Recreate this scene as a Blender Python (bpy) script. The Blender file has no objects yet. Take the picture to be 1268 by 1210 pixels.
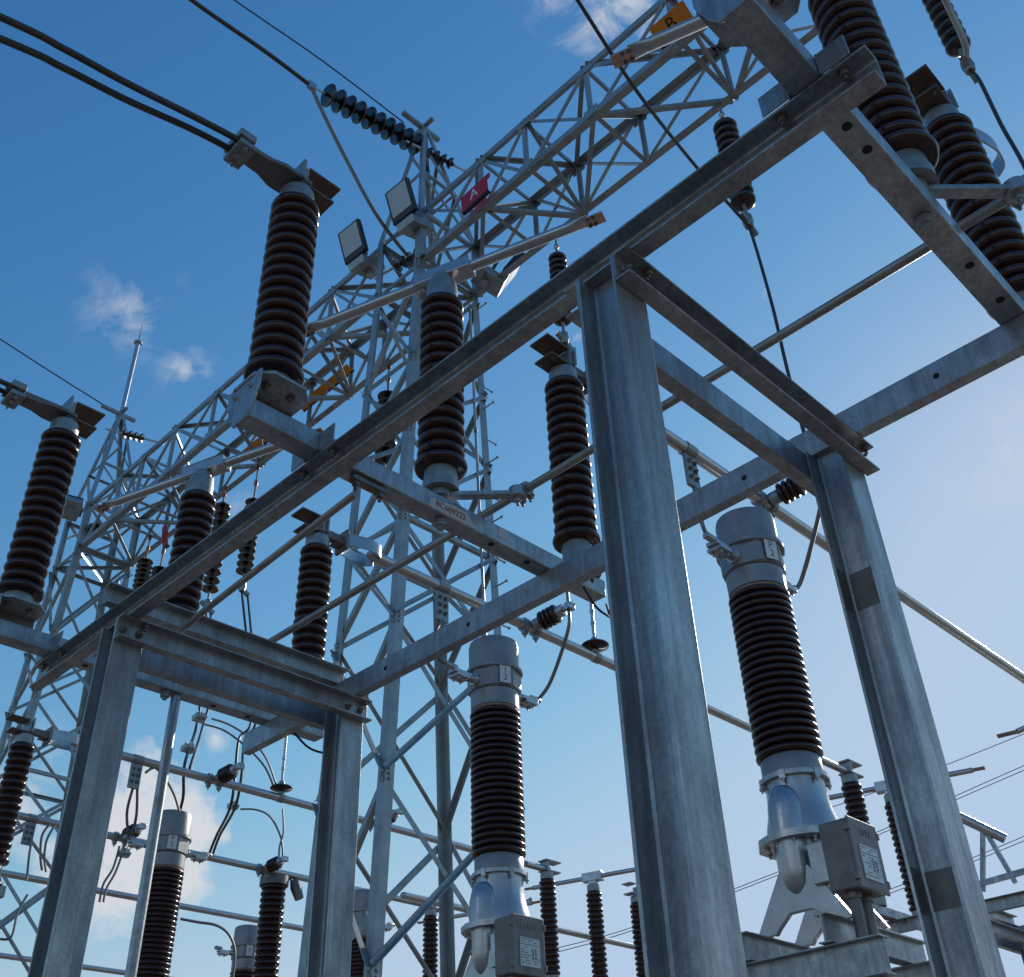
import bpy, math, random
from mathutils import Vector, Matrix

scene = bpy.context.scene
COL = scene.collection

# ------------------------------------------------------------------ camera, sky, sun, exposure
W, H = 1268.0, 1210.0
F = 1322.404
R = [[0.707892, -0.705526, -0.033509], [0.393895, 0.433706, -0.810399], [0.58629, 0.560475, 0.58492]]   # rows: right, down, forward
EYE = Vector((0, 0, 1.6))
cam = bpy.data.cameras.new('camera')
cam.sensor_fit = 'HORIZONTAL'
cam.sensor_width = 36.0
cam.lens = F / W * 36.0
cam.clip_start = 0.05
cam.clip_end = 6000
camo = bpy.data.objects.new('camera', cam)
COL.objects.link(camo)
right, down, fwd = Vector(R[0]), Vector(R[1]), Vector(R[2])
m = Matrix((right, -down, -fwd)).transposed().to_4x4()
m.translation = EYE
camo.matrix_world = m
scene.camera = camo

def ray(px, py):
    return right * ((px - W / 2) / F) + down * ((py - H / 2) / F) + fwd

def at(px, py, x=None, y=None, z=None):
    """the point of the line of sight through a photo pixel that has the given world x, y or z"""
    r = ray(px, py)
    if x is not None: t = x / r.x
    elif y is not None: t = y / r.y
    else: t = (z - 1.6) / r.z
    return EYE + r * t

SUN_AZ, SUN_EL = math.radians(9.0), math.radians(28.4)      # azimuth from +X towards +Y
world = bpy.data.worlds.new('World')
scene.world = world
world.use_nodes = True
nt = world.node_tree
for n in list(nt.nodes): nt.nodes.remove(n)
N = nt.nodes.new
out = N('ShaderNodeOutputWorld')
bg = N('ShaderNodeBackground')
sky = N('ShaderNodeTexSky')
sky.sky_type = 'NISHITA'
sky.sun_disc = False
sky.sun_elevation = SUN_EL
sky.sun_rotation = math.radians(90) - SUN_AZ
sky.altitude = 300
sky.air_density = 1.6
sky.dust_density = 0.2
sky.ozone_density = 6.0
bg.inputs['Strength'].default_value = 0.10
# a few small clouds: noise in the direction of view, kept to the places of the sky where they stand
tc = N('ShaderNodeTexCoord')
def vmath(op, a, b=None):
    n = N('ShaderNodeVectorMath'); n.operation = op
    for i, v in enumerate((a, b)):
        if v is None: continue
        if isinstance(v, (tuple, list, Vector)): n.inputs[i].default_value = tuple(v)
        else: nt.links.new(v, n.inputs[i])
    return n
def fmath(op, a, b=None, c=None, clamp=False):
    n = N('ShaderNodeMath'); n.operation = op; n.use_clamp = clamp
    for i, v in enumerate((a, b, c)):
        if v is None: continue
        if isinstance(v, (int, float)): n.inputs[i].default_value = v
        else: nt.links.new(v, n.inputs[i])
    return n.outputs[0]
nrm = vmath('NORMALIZE', tc.outputs['Generated']).outputs['Vector']
noise = N('ShaderNodeTexNoise'); noise.inputs['Scale'].default_value = 22; noise.inputs['Detail'].default_value = 10
noise.inputs['Roughness'].default_value = 0.62; noise.inputs['Distortion'].default_value = 0.5
nt.links.new(nrm, noise.inputs['Vector'])
noise2 = N('ShaderNodeTexNoise'); noise2.inputs['Scale'].default_value = 11; noise2.inputs['Detail'].default_value = 8
noise2.inputs['Roughness'].default_value = 0.62
nt.links.new(nrm, noise2.inputs['Vector'])
total = None
for px, py, rad, k, which in ((165, 385, .060, .50, 0), (228, 458, .036, .55, 0), (760, 18, .075, .85, 0), (690, -10, .05, .5, 0), (165, 1030, .105, 1.15, 1), (215, 1085, .06, 1.0, 1), (120, 1090, .06, .9, 1),
                       (10, 1010, .06, .6, 1), (268, 915, .025, .8, 0), (60, 960, .06, .4, 0), (300, 640, .04, .3, 0), (1260, 560, .1, .25, 0)):
    d = ray(px, py).normalized()
    dist = fmath('DIVIDE', vmath('DISTANCE', nrm, d).outputs['Value'], rad)
    fall = fmath('SUBTRACT', 1.0, dist, clamp=True)
    if which == 0:
        v = fmath('MULTIPLY_ADD', fmath('SUBTRACT', noise.outputs['Fac'], 0.62), 5.0, fmath('MULTIPLY', fall, 1.4))
        v = fmath('MULTIPLY', fmath('MULTIPLY', fmath('MULTIPLY', v, 1.0, clamp=True), fall), k)
    else:
        v = fmath('ADD', fmath('MULTIPLY', fmath('SUBTRACT', noise2.outputs['Fac'], 0.5), 5.5), fmath('MULTIPLY_ADD', fall, 2.4, -0.95))
        v = fmath('MULTIPLY', fmath('MULTIPLY', v, 1.0, clamp=True), k * 1.05)
    total = v if total is None else fmath('MAXIMUM', total, v)
total = fmath('MINIMUM', total, 0.9)
mixn = N('ShaderNodeMix'); mixn.data_type = 'RGBA'
nt.links.new(total, mixn.inputs['Factor'])
# the deep saturated blue of this sky: contrast and tint of each colour channel
sep = N('ShaderNodeSeparateColor'); nt.links.new(sky.outputs['Color'], sep.inputs['Color'])
com = N('ShaderNodeCombineColor')
for ch, gam, gain, cap_ in (('Red', 1.85, .65, 4.6), ('Green', 1.27, .925, 6.0), ('Blue', .90, 1.45, 8.0)):
    v = fmath('MULTIPLY', fmath('POWER', sep.outputs[ch], gam), gain)
    nt.links.new(fmath('SMOOTH_MIN', v, cap_, cap_ * .45), com.inputs[ch])
nt.links.new(com.outputs['Color'], mixn.inputs['A'])
mixn.inputs['B'].default_value = (7.0, 7.1, 7.4, 1)
nt.links.new(mixn.outputs['Result'], bg.inputs['Color'])
nt.links.new(bg.outputs['Background'], out.inputs['Surface'])

sun = bpy.data.lights.new('sun', 'SUN')
sun.energy = 3.6
sun.angle = math.radians(0.53)
sun.color = (1.0, 0.93, 0.82)
suno = bpy.data.objects.new('sun', sun)
COL.objects.link(suno)
sd = Vector((math.cos(SUN_EL) * math.cos(SUN_AZ), math.cos(SUN_EL) * math.sin(SUN_AZ), math.sin(SUN_EL)))
suno.rotation_euler = sd.to_track_quat('Z', 'Y').to_euler()
suno.location = (30, 5, 30)

scene.view_settings.view_transform = 'Standard'
scene.view_settings.look = 'None'
scene.view_settings.exposure = 0.0
scene.view_settings.gamma = 1.0
scene.render.engine = 'CYCLES'
scene.cycles.max_bounces = 5
scene.cycles.use_denoising = True
random.seed(4)

# ------------------------------------------------------------------ materials
def mat(name, base, rough=.5, metal=0.0, var=None, vscale=6.0, bump=0.0, bscale=60.0, coat=0.0, spec=None, stretch=None, rvar=0.0, dirt=None):
    m = bpy.data.materials.new(name); m.use_nodes = True
    t = m.node_tree; b = t.nodes['Principled BSDF']
    b.inputs['Base Color'].default_value = (*base, 1)
    b.inputs['Roughness'].default_value = rough
    b.inputs['Metallic'].default_value = metal
    b.inputs['Coat Weight'].default_value = coat
    b.inputs['Coat Roughness'].default_value = 0.08
    if spec is not None: b.inputs['Specular IOR Level'].default_value = spec
    co = t.nodes.new('ShaderNodeTexCoord'); src = co.outputs['Object']
    if stretch:
        mp = t.nodes.new('ShaderNodeMapping'); mp.inputs['Scale'].default_value = stretch
        t.links.new(src, mp.inputs['Vector']); src = mp.outputs['Vector']
    col = None
    if var is not None:
        n = t.nodes.new('ShaderNodeTexNoise'); n.inputs['Scale'].default_value = vscale; n.inputs['Detail'].default_value = 9
        n.inputs['Roughness'].default_value = .65
        t.links.new(src, n.inputs['Vector'])
        r = t.nodes.new('ShaderNodeValToRGB')
        r.color_ramp.elements[0].position = .34; r.color_ramp.elements[1].position = .68
        r.color_ramp.elements[0].color = (*var, 1); r.color_ramp.elements[1].color = (*base, 1)
        t.links.new(n.outputs['Fac'], r.inputs['Fac']); col = r.outputs['Color']
        if rvar:
            mr = t.nodes.new('ShaderNodeMapRange'); mr.inputs['From Min'].default_value = .3; mr.inputs['From Max'].default_value = .7
            mr.inputs['To Min'].default_value = rough + rvar; mr.inputs['To Max'].default_value = rough - rvar
            t.links.new(n.outputs['Fac'], mr.inputs['Value']); t.links.new(mr.outputs['Result'], b.inputs['Roughness'])
    if dirt is not None:
        # sparse stains with edges of their own
        n2 = t.nodes.new('ShaderNodeTexNoise'); n2.inputs['Scale'].default_value = 3.1; n2.inputs['Detail'].default_value = 12
        n2.inputs['Roughness'].default_value = .75
        t.links.new(src, n2.inputs['Vector'])
        r2 = t.nodes.new('ShaderNodeValToRGB'); r2.color_ramp.elements[0].position = .56; r2.color_ramp.elements[1].position = .72
        r2.color_ramp.elements[0].color = (0, 0, 0, 1); r2.color_ramp.elements[1].color = (.8, .8, .8, 1)
        t.links.new(n2.outputs['Fac'], r2.inputs['Fac'])
        mx = t.nodes.new('ShaderNodeMix'); mx.data_type = 'RGBA'
        t.links.new(r2.outputs['Color'], mx.inputs['Factor'])
        if col is None: mx.inputs['A'].default_value = (*base, 1)
        else: t.links.new(col, mx.inputs['A'])
        mx.inputs['B'].default_value = (*dirt, 1); col = mx.outputs['Result']
    if col is not None: t.links.new(col, b.inputs['Base Color'])
    if bump:
        n3 = t.nodes.new('ShaderNodeTexNoise'); n3.inputs['Scale'].default_value = bscale; n3.inputs['Detail'].default_value = 5
        t.links.new(co.outputs['Object'], n3.inputs['Vector'])
        bp = t.nodes.new('ShaderNodeBump'); bp.inputs['Strength'].default_value = bump; bp.inputs['Distance'].default_value = .004
        t.links.new(n3.outputs['Fac'], bp.inputs['Height']); t.links.new(bp.outputs['Normal'], b.inputs['Normal'])
    return m

GALV = mat('galvanised_steel', (.46, .475, .495), .42, .70, (.29, .305, .325), 9.0, .35, 38, rvar=.12, dirt=(.56, .58, .60), stretch=(1, 1, .30))
GALVT = mat('galvanised_tube', (.46, .49, .52), .40, .66, (.31, .33, .36), 9.0, .25, 45, rvar=.12, dirt=(.30, .29, .28))
LATT = mat('lattice_zinc', (.40, .44, .46), .48, .6, (.28, .31, .33), 5.0, .1, 60, rvar=.08)
ALU = mat('aluminium', (.56, .56, .57), .32, .85, (.46, .45, .45), 9.0, .1, 80, rvar=.08)
CAST = mat('cast_aluminium', (.53, .54, .57), .32, .78, (.42, .42, .45), 8.0, .3, 70, rvar=.08)
CAPM = mat('cap_zinc', (.36, .38, .39), .42, .6, (.25, .26, .26), 16.0, .35, 50, dirt=(.30, .25, .20))
RUST = mat('rusty_contact', (.19, .135, .105), .55, .45, (.10, .07, .055), 18.0, .4, 60)
PORC = mat('brown_porcelain', (.050, .0165, .0140), .20, 0, (.030, .0105, .009), 9.0, coat=.22, spec=.4)
PORC2 = mat('brown_porcelain_far', (.060, .021, .017), .26, 0, (.04, .015, .012), 5.0, coat=.4, spec=.4)
DISC = mat('dark_glaze', (.016, .010, .010), .22, 0, coat=.5)
GREY = mat('grey_paint', (.33, .33, .345), .40, .35, (.25, .25, .265), 7.0, .2, 70, dirt=(.22, .21, .20))
BOXM = mat('weathered_box', (.245, .225, .23), .48, .4, (.15, .135, .14), 7.0, .25, 60, dirt=(.30, .29, .30))
CONC = mat('cable_metal', (.10, .09, .09), .5, .6, (.07, .06, .06), 30.0)
WIRE = mat('wire_grey', (.22, .21, .21), .45, .7)
BLACK = mat('black_rubber', (.012, .012, .014), .5)
BLKP = mat('black_housing', (.012, .014, .02), .4)
GLASS = mat('lamp_panel', (.46, .51, .58), .25, 0)
RED = mat('red_sign', (.42, .012, .05), .45)
ORANGE = mat('orange_sign', (.72, .27, .02), .45, 0, (.6, .2, .02), 9.0)
WHITE = mat('white_lettering', (.78, .76, .78), .5)
PLATE = mat('nameplate', (.52, .60, .62), .4, .3, (.45, .53, .55), 30.0)
INK = mat('plate_ink', (.20, .17, .18), .5)
STENCIL = mat('red_stencil', (.30, .045, .03), .6)
LIGHTP = mat('pale_primer', (.62, .58, .57), .55, .1, (.52, .48, .48), 20.0)
PATCH = mat('dull_dark_metal', (.205, .190, .180), .50, .35, (.13, .12, .112), 12.0, .3, 40)  # dull darker tone of the column patches and the seat webs
HOLE = mat('bolt_hole_dark', (.01, .009, .008), .7)
STEELB = mat('bolt_steel', (.28, .26, .25), .45, .6, (.16, .12, .10), 30.0)
ROD = mat('operating_pipe', (.38, .375, .37), .40, .6, (.27, .25, .24), 8.0, .1, 60, dirt=(.27, .19, .15))
TIP = mat('bright_copper_tip', (.66, .49, .40), .32, .85, (.50, .33, .25), 25.0)
COPP = mat('brown_linkage', (.38, .23, .16), .45, .6, (.20, .12, .08), 30.0)

def spangle(m, scale=70.0, amount=.16):
    """zinc crystals and thin drip streaks of the galvanising over the colour that is there"""
    t = m.node_tree; b = t.nodes['Principled BSDF']
    co = [n for n in t.nodes if n.type == 'TEX_COORD'][0].outputs['Object']
    old = b.inputs['Base Color'].links[0].from_socket
    vo = t.nodes.new('ShaderNodeTexVoronoi'); vo.inputs['Scale'].default_value = scale; t.links.new(co, vo.inputs['Vector'])
    mp = t.nodes.new('ShaderNodeMapping'); mp.inputs['Scale'].default_value = (38, 38, 1.1); t.links.new(co, mp.inputs['Vector'])
    no = t.nodes.new('ShaderNodeTexNoise'); no.inputs['Scale'].default_value = 1.0; no.inputs['Detail'].default_value = 6; no.inputs['Roughness'].default_value = .7
    t.links.new(mp.outputs['Vector'], no.inputs['Vector'])
    r1 = t.nodes.new('ShaderNodeMapRange'); r1.inputs['To Min'].default_value = 1 - amount; r1.inputs['To Max'].default_value = 1 + amount
    sp = t.nodes.new('ShaderNodeSeparateColor'); t.links.new(vo.outputs['Color'], sp.inputs['Color']); t.links.new(sp.outputs['Red'], r1.inputs['Value'])
    r2 = t.nodes.new('ShaderNodeMapRange'); r2.inputs['From Min'].default_value = .38; r2.inputs['From Max'].default_value = .66
    r2.inputs['To Min'].default_value = .78; r2.inputs['To Max'].default_value = 1.13; t.links.new(no.outputs['Fac'], r2.inputs['Value'])
    mu = t.nodes.new('ShaderNodeMath'); mu.operation = 'MULTIPLY'; t.links.new(r1.outputs['Result'], mu.inputs[0]); t.links.new(r2.outputs['Result'], mu.inputs[1])
    vm = t.nodes.new('ShaderNodeVectorMath'); vm.operation = 'SCALE'; t.links.new(old, vm.inputs[0]); t.links.new(mu.outputs[0], vm.inputs['Scale'])
    t.links.new(vm.outputs['Vector'], b.inputs['Base Color'])
spangle(GALV, 85.0, .09); spangle(GALVT, 90.0, .08)

# ------------------------------------------------------------------ mesh helpers
class MB:
    def __init__(s): s.v = []; s.f = []; s.sm = []
    def add(s, vs, fs, smooth=False):
        o = len(s.v); s.v += [Vector(v) for v in vs]
        for f in fs: s.f.append([i + o for i in f]); s.sm.append(smooth)
        return s
    def box(s, c, size, rot=None):
        c = Vector(c); hx, hy, hz = [d / 2 for d in size]
        vs = [Vector((x, y, z)) for x in (-hx, hx) for y in (-hy, hy) for z in (-hz, hz)]
        if rot is not None: vs = [rot @ v for v in vs]
        return s.add([c + v for v in vs], [(0, 1, 3, 2), (4, 6, 7, 5), (0, 4, 5, 1), (2, 3, 7, 6), (0, 2, 6, 4), (1, 5, 7, 3)])
    def span(s, x0, x1, y0, y1, z0, z1):
        return s.box(((x0 + x1) / 2, (y0 + y1) / 2, (z0 + z1) / 2), (abs(x1 - x0), abs(y1 - y0), abs(z1 - z0)))
    def prism(s, prof, p0, p1, u, v):
        """closed profile [(a,b)] in the directions u, v swept from p0 to p1"""
        p0, p1, u, v = Vector(p0), Vector(p1), Vector(u), Vector(v)
        n = len(prof)
        vs = [p + u * a + v * b for p in (p0, p1) for a, b in prof]
        fl = (u.cross(v)).dot(p1 - p0) < 0
        fs = [(i, (i + 1) % n, n + (i + 1) % n, n + i) for i in range(n)] + [tuple(range(n))[::-1], tuple(range(n, 2 * n))]
        if fl: fs = [tuple(f)[::-1] for f in fs]
        return s.add(vs, fs)
    def bar(s, p0, p1, w, h, up=(0, 0, 1)):
        d = (Vector(p1) - Vector(p0)).normalized(); up = Vector(up)
        u = d.cross(up)
        if u.length < 1e-3: u = d.cross(Vector((1, 0, 0)))
        u.normalize(); v = u.cross(d)
        return s.prism([(-w / 2, -h / 2), (w / 2, -h / 2), (w / 2, h / 2), (-w / 2, h / 2)], p0, p1, u, v)
    def angle(s, p0, p1, a, t, u, v):
        """L section, corner on the line p0-p1, legs along u and v"""
        return s.prism([(0, 0), (a, 0), (a, t), (t, t), (t, a), (0, a)], p0, p1, u, v)
    def tube(s, pts, r, n=12, caps=True, smooth=True, r1=None):
        pts = [Vector(p) for p in pts]; rings = []
        ref = None
        for i, p in enumerate(pts):
            d = (pts[min(i + 1, len(pts) - 1)] - pts[max(i - 1, 0)]).normalized()
            if ref is None:
                ref = Vector((0, 0, 1)) if abs(d.z) < .9 else Vector((1, 0, 0))
            u = d.cross(ref)
            if u.length < 1e-4: u = d.cross(Vector((0, 1, 0)))
            u.normalize(); w = d.cross(u); ref = -w if False else u.cross(d)
            rr = r if r1 is None else r + (r1 - r) * i / (len(pts) - 1)
            rings.append([p + (u * math.cos(2 * math.pi * k / n) + w * math.sin(2 * math.pi * k / n)) * rr for k in range(n)])
        vs = [v for q in rings for v in q]; fs = []
        for i in range(len(pts) - 1):
            for k in range(n):
                fs.append((i * n + k, i * n + (k + 1) % n, (i + 1) * n + (k + 1) % n, (i + 1) * n + k))
        s.add(vs, fs, smooth)
        if caps:
            s.add(rings[0], [tuple(range(n))[::-1]]); s.add(rings[-1], [tuple(range(n))])
        return s
    def lathe(s, prof, o=(0, 0, 0), axis=(0, 0, 1), n=32, caps=True, squash=None):
        """profile [(radius, height)] turned about the axis through o"""
        o, ax = Vector(o), Vector(axis).normalized()
        u = ax.orthogonal().normalized()
        if abs(ax.z) > .99: u = Vector((1, 0, 0))
        w = ax.cross(u); vs = []
        for r, h in prof:
            for k in range(n):
                a = 2 * math.pi * k / n
                vs.append(o + ax * h + (u * math.cos(a) + w * math.sin(a)) * max(r, 1e-4))
        fs = []
        for i in range(len(prof) - 1):
            up = 1
            for k in range(n):
                fs.append((i * n + k, i * n + (k + 1) % n, (i + 1) * n + (k + 1) % n, (i + 1) * n + k))
        s.add(vs, fs, True)
        if caps:
            s.add(vs[:n], [tuple(range(n))[::-1]]); s.add(vs[-n:], [tuple(range(n))])
        return s
    def cyl(s, p0, p1, r, n=16):
        p0, p1 = Vector(p0), Vector(p1)
        return s.lathe([(r, 0), (r, (p1 - p0).length)], p0, p1 - p0, n)
    def bolt(s, p, d, r=.011, h=.016):
        """hexagon head with a washer and a stub of thread"""
        p, d = Vector(p), Vector(d).normalized()
        s.lathe([(r * 1.7, 0), (r * 1.7, h * .2)], p, d, 14)
        s.lathe([(r * 1.25, h * .2), (r * 1.25, h), (r * 1.0, h * 1.12)], p, d, 6)
        s.lathe([(r * .6, h * 1.1), (r * .6, h * 2.0)], p, d, 8)
        return s
    def build(s, name, material, parent=None, bevel=0.0, sharp=38):
        org = Vector(parent.location) if parent is not None else Vector((0, 0, 0))
        q = parent
        while q is not None and q.parent is not None:
            q = q.parent; org = org + Vector(q.location)
        me = bpy.data.meshes.new(name)
        me.from_pydata([tuple(v - org) for v in s.v], [], s.f)
        me.polygons.foreach_set('use_smooth', s.sm)
        if any(s.sm): me.set_sharp_from_angle(angle=math.radians(sharp))
        me.materials.append(material)
        me.validate(); me.update()
        o = bpy.data.objects.new(name, me); COL.objects.link(o)
        if parent is not None: o.parent = parent
        if bevel:
            b = o.modifiers.new('bevel', 'BEVEL'); b.width = bevel; b.segments = 2; b.limit_method = 'ANGLE'; b.angle_limit = math.radians(50)
        return o

def tag(o, label=None, cat=None, group=None, kind=None):
    if label: o['label'] = label
    if cat: o['category'] = cat
    if group: o['group'] = group
    if kind: o['kind'] = kind
    return o

def thing(name, loc, label, cat, group=None):
    o = bpy.data.objects.new(name, None); COL.objects.link(o)
    o.location = loc; o.empty_display_size = .1
    return tag(o, label, cat, group)

def children(o): return [c for c in COL.objects if c.parent == o]

def dup(root, loc, label, rotz=None):
    r = root.copy(); COL.objects.link(r); r.location = loc; r['label'] = label
    if rotz is not None: r.rotation_euler = (0, 0, rotz)
    for c in children(root):
        d = c.copy(); COL.objects.link(d); d.parent = r
        for g in children(c):
            e = g.copy(); COL.objects.link(e); e.parent = d
    return r

def put_bolts(items, parent, name='bolt', material=None, r=.011, h=.016):
    for p, d in items:
        b = MB(); b.bolt(p, d, r, h); b.build(name, material or STEELB, parent)

def sag(p0, p1, drop, n=14):
    p0, p1 = Vector(p0), Vector(p1)
    return [p0.lerp(p1, i / n) - Vector((0, 0, 1)) * drop * 4 * (i / n) * (1 - i / n) for i in range(n + 1)]

def curve(pts, n=8):
    """smooth polyline through the points"""
    pts = [Vector(p) for p in pts]; out = []
    for i in range(len(pts) - 1):
        a = pts[max(i - 1, 0)]; b = pts[i]; c = pts[i + 1]; d = pts[min(i + 2, len(pts) - 1)]
        for k in range(n):
            t = k / n
            out.append(.5 * ((2 * b) + (c - a) * t + (2 * a - 5 * b + 4 * c - d) * t * t + (3 * b - a - 3 * c + d) * t ** 3))
    out.append(pts[-1]); return out

def sheds(z0, z1, n, core, rim, lip=.008, last=None):
    """profile of a porcelain body from the bottom z0 to the top z1 with n sheds"""
    p = (z1 - z0) / n; prof = [(core, z0)]
    for i in range(n):
        b = z0 + i * p; r = rim if last is None or i else last
        q = (r - core); h = p * .27 + lip * .4
        prof += [(core, b + p * .04), (core + q * .40, b + p * .12), (r - h * .60, b + p * .14), (r - h * .18, b + p * .14 + h * .30), (r, b + p * .14 + h * .9),
                 (r - h * .15, b + p * .14 + h * 1.5), (r - h * .6, b + p * .14 + h * 1.95), (core + q * .40, b + p * .86), (core, b + p * .97)]
    prof.append((core, z1)); return prof

def text_mesh(body, size, p, ux, uy, material, name, parent, thick=.002, align='CENTER'):
    """writing as flat raised letters: ux along the line, uy up"""
    cu = bpy.data.curves.new(name, 'FONT'); cu.body = body; cu.size = size; cu.align_x = align; cu.align_y = 'CENTER'; cu.extrude = thick
    cu.space_line = .85
    o = bpy.data.objects.new(name, cu); COL.objects.link(o)
    dg = bpy.context.evaluated_depsgraph_get(); dg.update()
    me = bpy.data.meshes.new_from_object(o.evaluated_get(dg))
    bpy.data.objects.remove(o)
    me.materials.clear(); me.materials.append(material)
    ux, uy = Vector(ux).normalized(), Vector(uy).normalized(); uz = ux.cross(uy)
    org = Vector((0, 0, 0)); q = parent
    while q is not None: org = org + Vector(q.location); q = q.parent
    for v in me.vertices:
        c = v.co.copy(); v.co = Vector(p) + ux * c.x + uy * c.y + uz * c.z - org
    o = bpy.data.objects.new(name, me); COL.objects.link(o); o.parent = parent
    return o
X, Y, Z = Vector((1, 0, 0)), Vector((0, 1, 0)), Vector((0, 0, 1))

# ------------------------------------------------------------------ ground
gm = mat('gravel', (.190, .160, .134), .9, 0, (.125, .106, .090), 1.6, .6, 26)
g = MB(); S = 1500
g.add([(-S, -S, 0), (S, -S, 0), (S, S, 0), (-S, S, 0)], [(0, 1, 2, 3)])
tag(g.build('ground', gm), kind='structure')

# ------------------------------------------------------------------ disconnector support frame (bay of the camera)
ZB, ZT, ZTT = 4.20, 4.328, 4.427
XA0, XA1 = 1.963, 2.029
XC0, XC1 = 3.346, 3.403
YP, YQ = 1.365, 4.540            # near (-y) faces of the two rows of columns
PH = (0.630, 3.012, 5.395)       # the three phases of the bay
fr = thing('steel_support_frame', (2.7, 3.0, 0), 'nearest galvanised frame of H columns and channel beams, filling the photo under the brown insulators', 'steel frame', 'disconnector support frames')
def h_column(x, y0, name='column'):
    s, t, w = .155, .012, .0085
    b = MB()
    h, r = s / 2, .013
    f1 = [(-h, 0), (h, 0), (h, t), (w / 2 + r, t), (w / 2 + r * .3, t + r * .3), (w / 2, t + r)]
    f2 = [(w / 2, s - t - r), (w / 2 + r * .3, s - t - r * .3), (w / 2 + r, s - t), (h, s - t), (h, s)]
    left = [(-a_, c_) for a_, c_ in f2[::-1]] + [(-a_, c_) for a_, c_ in f1[2:][::-1]]
    b.prism(f1 + f2 + left, (x, y0, 0), (x, y0, ZB - .002), X, Y)
    o = b.build(name, GALV, fr, .0028)
    p = MB(); p.span(x - .2, x + .2, y0 + s / 2 - .2, y0 + s / 2 + .2, 0.02, .045)
    for sx in (-.15, .15):
        for sy in (-.15, .15): p.bolt((x + sx, y0 + s / 2 + sy, .045), Z, .014, .02)
    p.build('base_plate', GALV, o)
    return o
XP, XR = 2.013, 3.380
cols = [h_column(XP, YP), h_column(XR, YP), h_column(XP, YQ), h_column(XR, YQ)]
# dull, darker patches on the web of the right column
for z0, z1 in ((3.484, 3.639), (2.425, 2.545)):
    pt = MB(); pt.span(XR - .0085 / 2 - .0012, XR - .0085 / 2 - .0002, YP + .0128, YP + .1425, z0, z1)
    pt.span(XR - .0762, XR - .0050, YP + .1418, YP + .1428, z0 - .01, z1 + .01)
    pt.build('dark_patch', PATCH, cols[1])
# long channel along y, open towards -x
t, tf = .0065, .0085
b = MB()
y0, y1 = .440, 5.562
b.prism([(XA0, ZB), (XA1, ZB), (XA1, ZT), (XA0, ZT), (XA0, ZT - tf), (XA1 - t - .009, ZT - tf), (XA1 - t - .003, ZT - tf - .003), (XA1 - t, ZT - tf - .009), (XA1 - t, ZB + tf + .009), (XA1 - t - .003, ZB + tf + .003), (XA1 - t - .009, ZB + tf), (XA0, ZB + tf)], (0, y0, 0), (0, y1, 0), X, Z)
bo = b.build('long_channel', GALV, fr, .0018)
put_bolts([((XA0 + .028, yy + d, ZT - tf), -Z) for yy in PH for d in (-.105, .105)] + [((XA0 + .03, yy, ZB + tf), Z) for yy in (YP - .03, YQ - .03)], bo, 'beam_bolt', None, .012, .02)
# hollow beam along y
def hollow(b, x0, x1, y0, y1, z0, z1, axis):
    tt = .005
    if axis == 'y':
        b.span(x0, x1, y0, y1, z0, z0 + tt); b.span(x0, x1, y0, y1, z1 - tt, z1)
        b.span(x0, x0 + tt, y0, y1, z0 + tt, z1 - tt); b.span(x1 - tt, x1, y0, y1, z0 + tt, z1 - tt)
b = MB(); b.span(XC0, XC1, .36, 5.612, ZB, ZT + .002)
cb = b.build('box_beam', GALVT, fr, .003)
for yy in (.95, 1.83, 3.55, 4.22, 2.55, 4.9):
    k = MB(); k.lathe([(.013, 0), (.013, .0015)], (XC0 - .0012, yy, ZB + .062), X, 16); k.build('bolt_hole', HOLE, cb)
# cross channels between the columns: front (on the near flange), rear
def cross(y, sgn, x0, x1, z0, z1, name, dep=.058, bolts=True):
    b = MB(); t, tf = .006, .008
    u = Vector((0, sgn, 0))
    b.prism([(0, z0), (dep, z0), (dep, z0 + tf), (t, z0 + tf), (t, z1 - tf), (dep, z1 - tf), (dep, z1), (0, z1)], (x0, y, 0), (x1, y, 0), u, Z)
    o = b.build(name, GALV, fr, .0015)
    if bolts:
        put_bolts([((xc + d, y + sgn * t, (z0 + z1) / 2), (0, sgn, 0)) for xc in (XP, XR) for d in (-.042, .042)] + [((xc + .06, y + sgn * .036, z1 - tf), -Z) for xc in (XP, XR)], o, 'beam_bolt', None, .012, .018)
    return o
for yc in (YP, YQ):
    cross(yc - .001, -1, XP - .078, 3.475, 4.078, 4.198, 'cross_channel')
    cross(yc + .156, 1, XP - .075, 3.440, 4.070, 4.196, 'cross_channel', bolts=False)
cross(4.716, -1, 1.915, 3.43, ZT + .004, ZT + .118, 'upper_channel', bolts=False)

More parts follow.
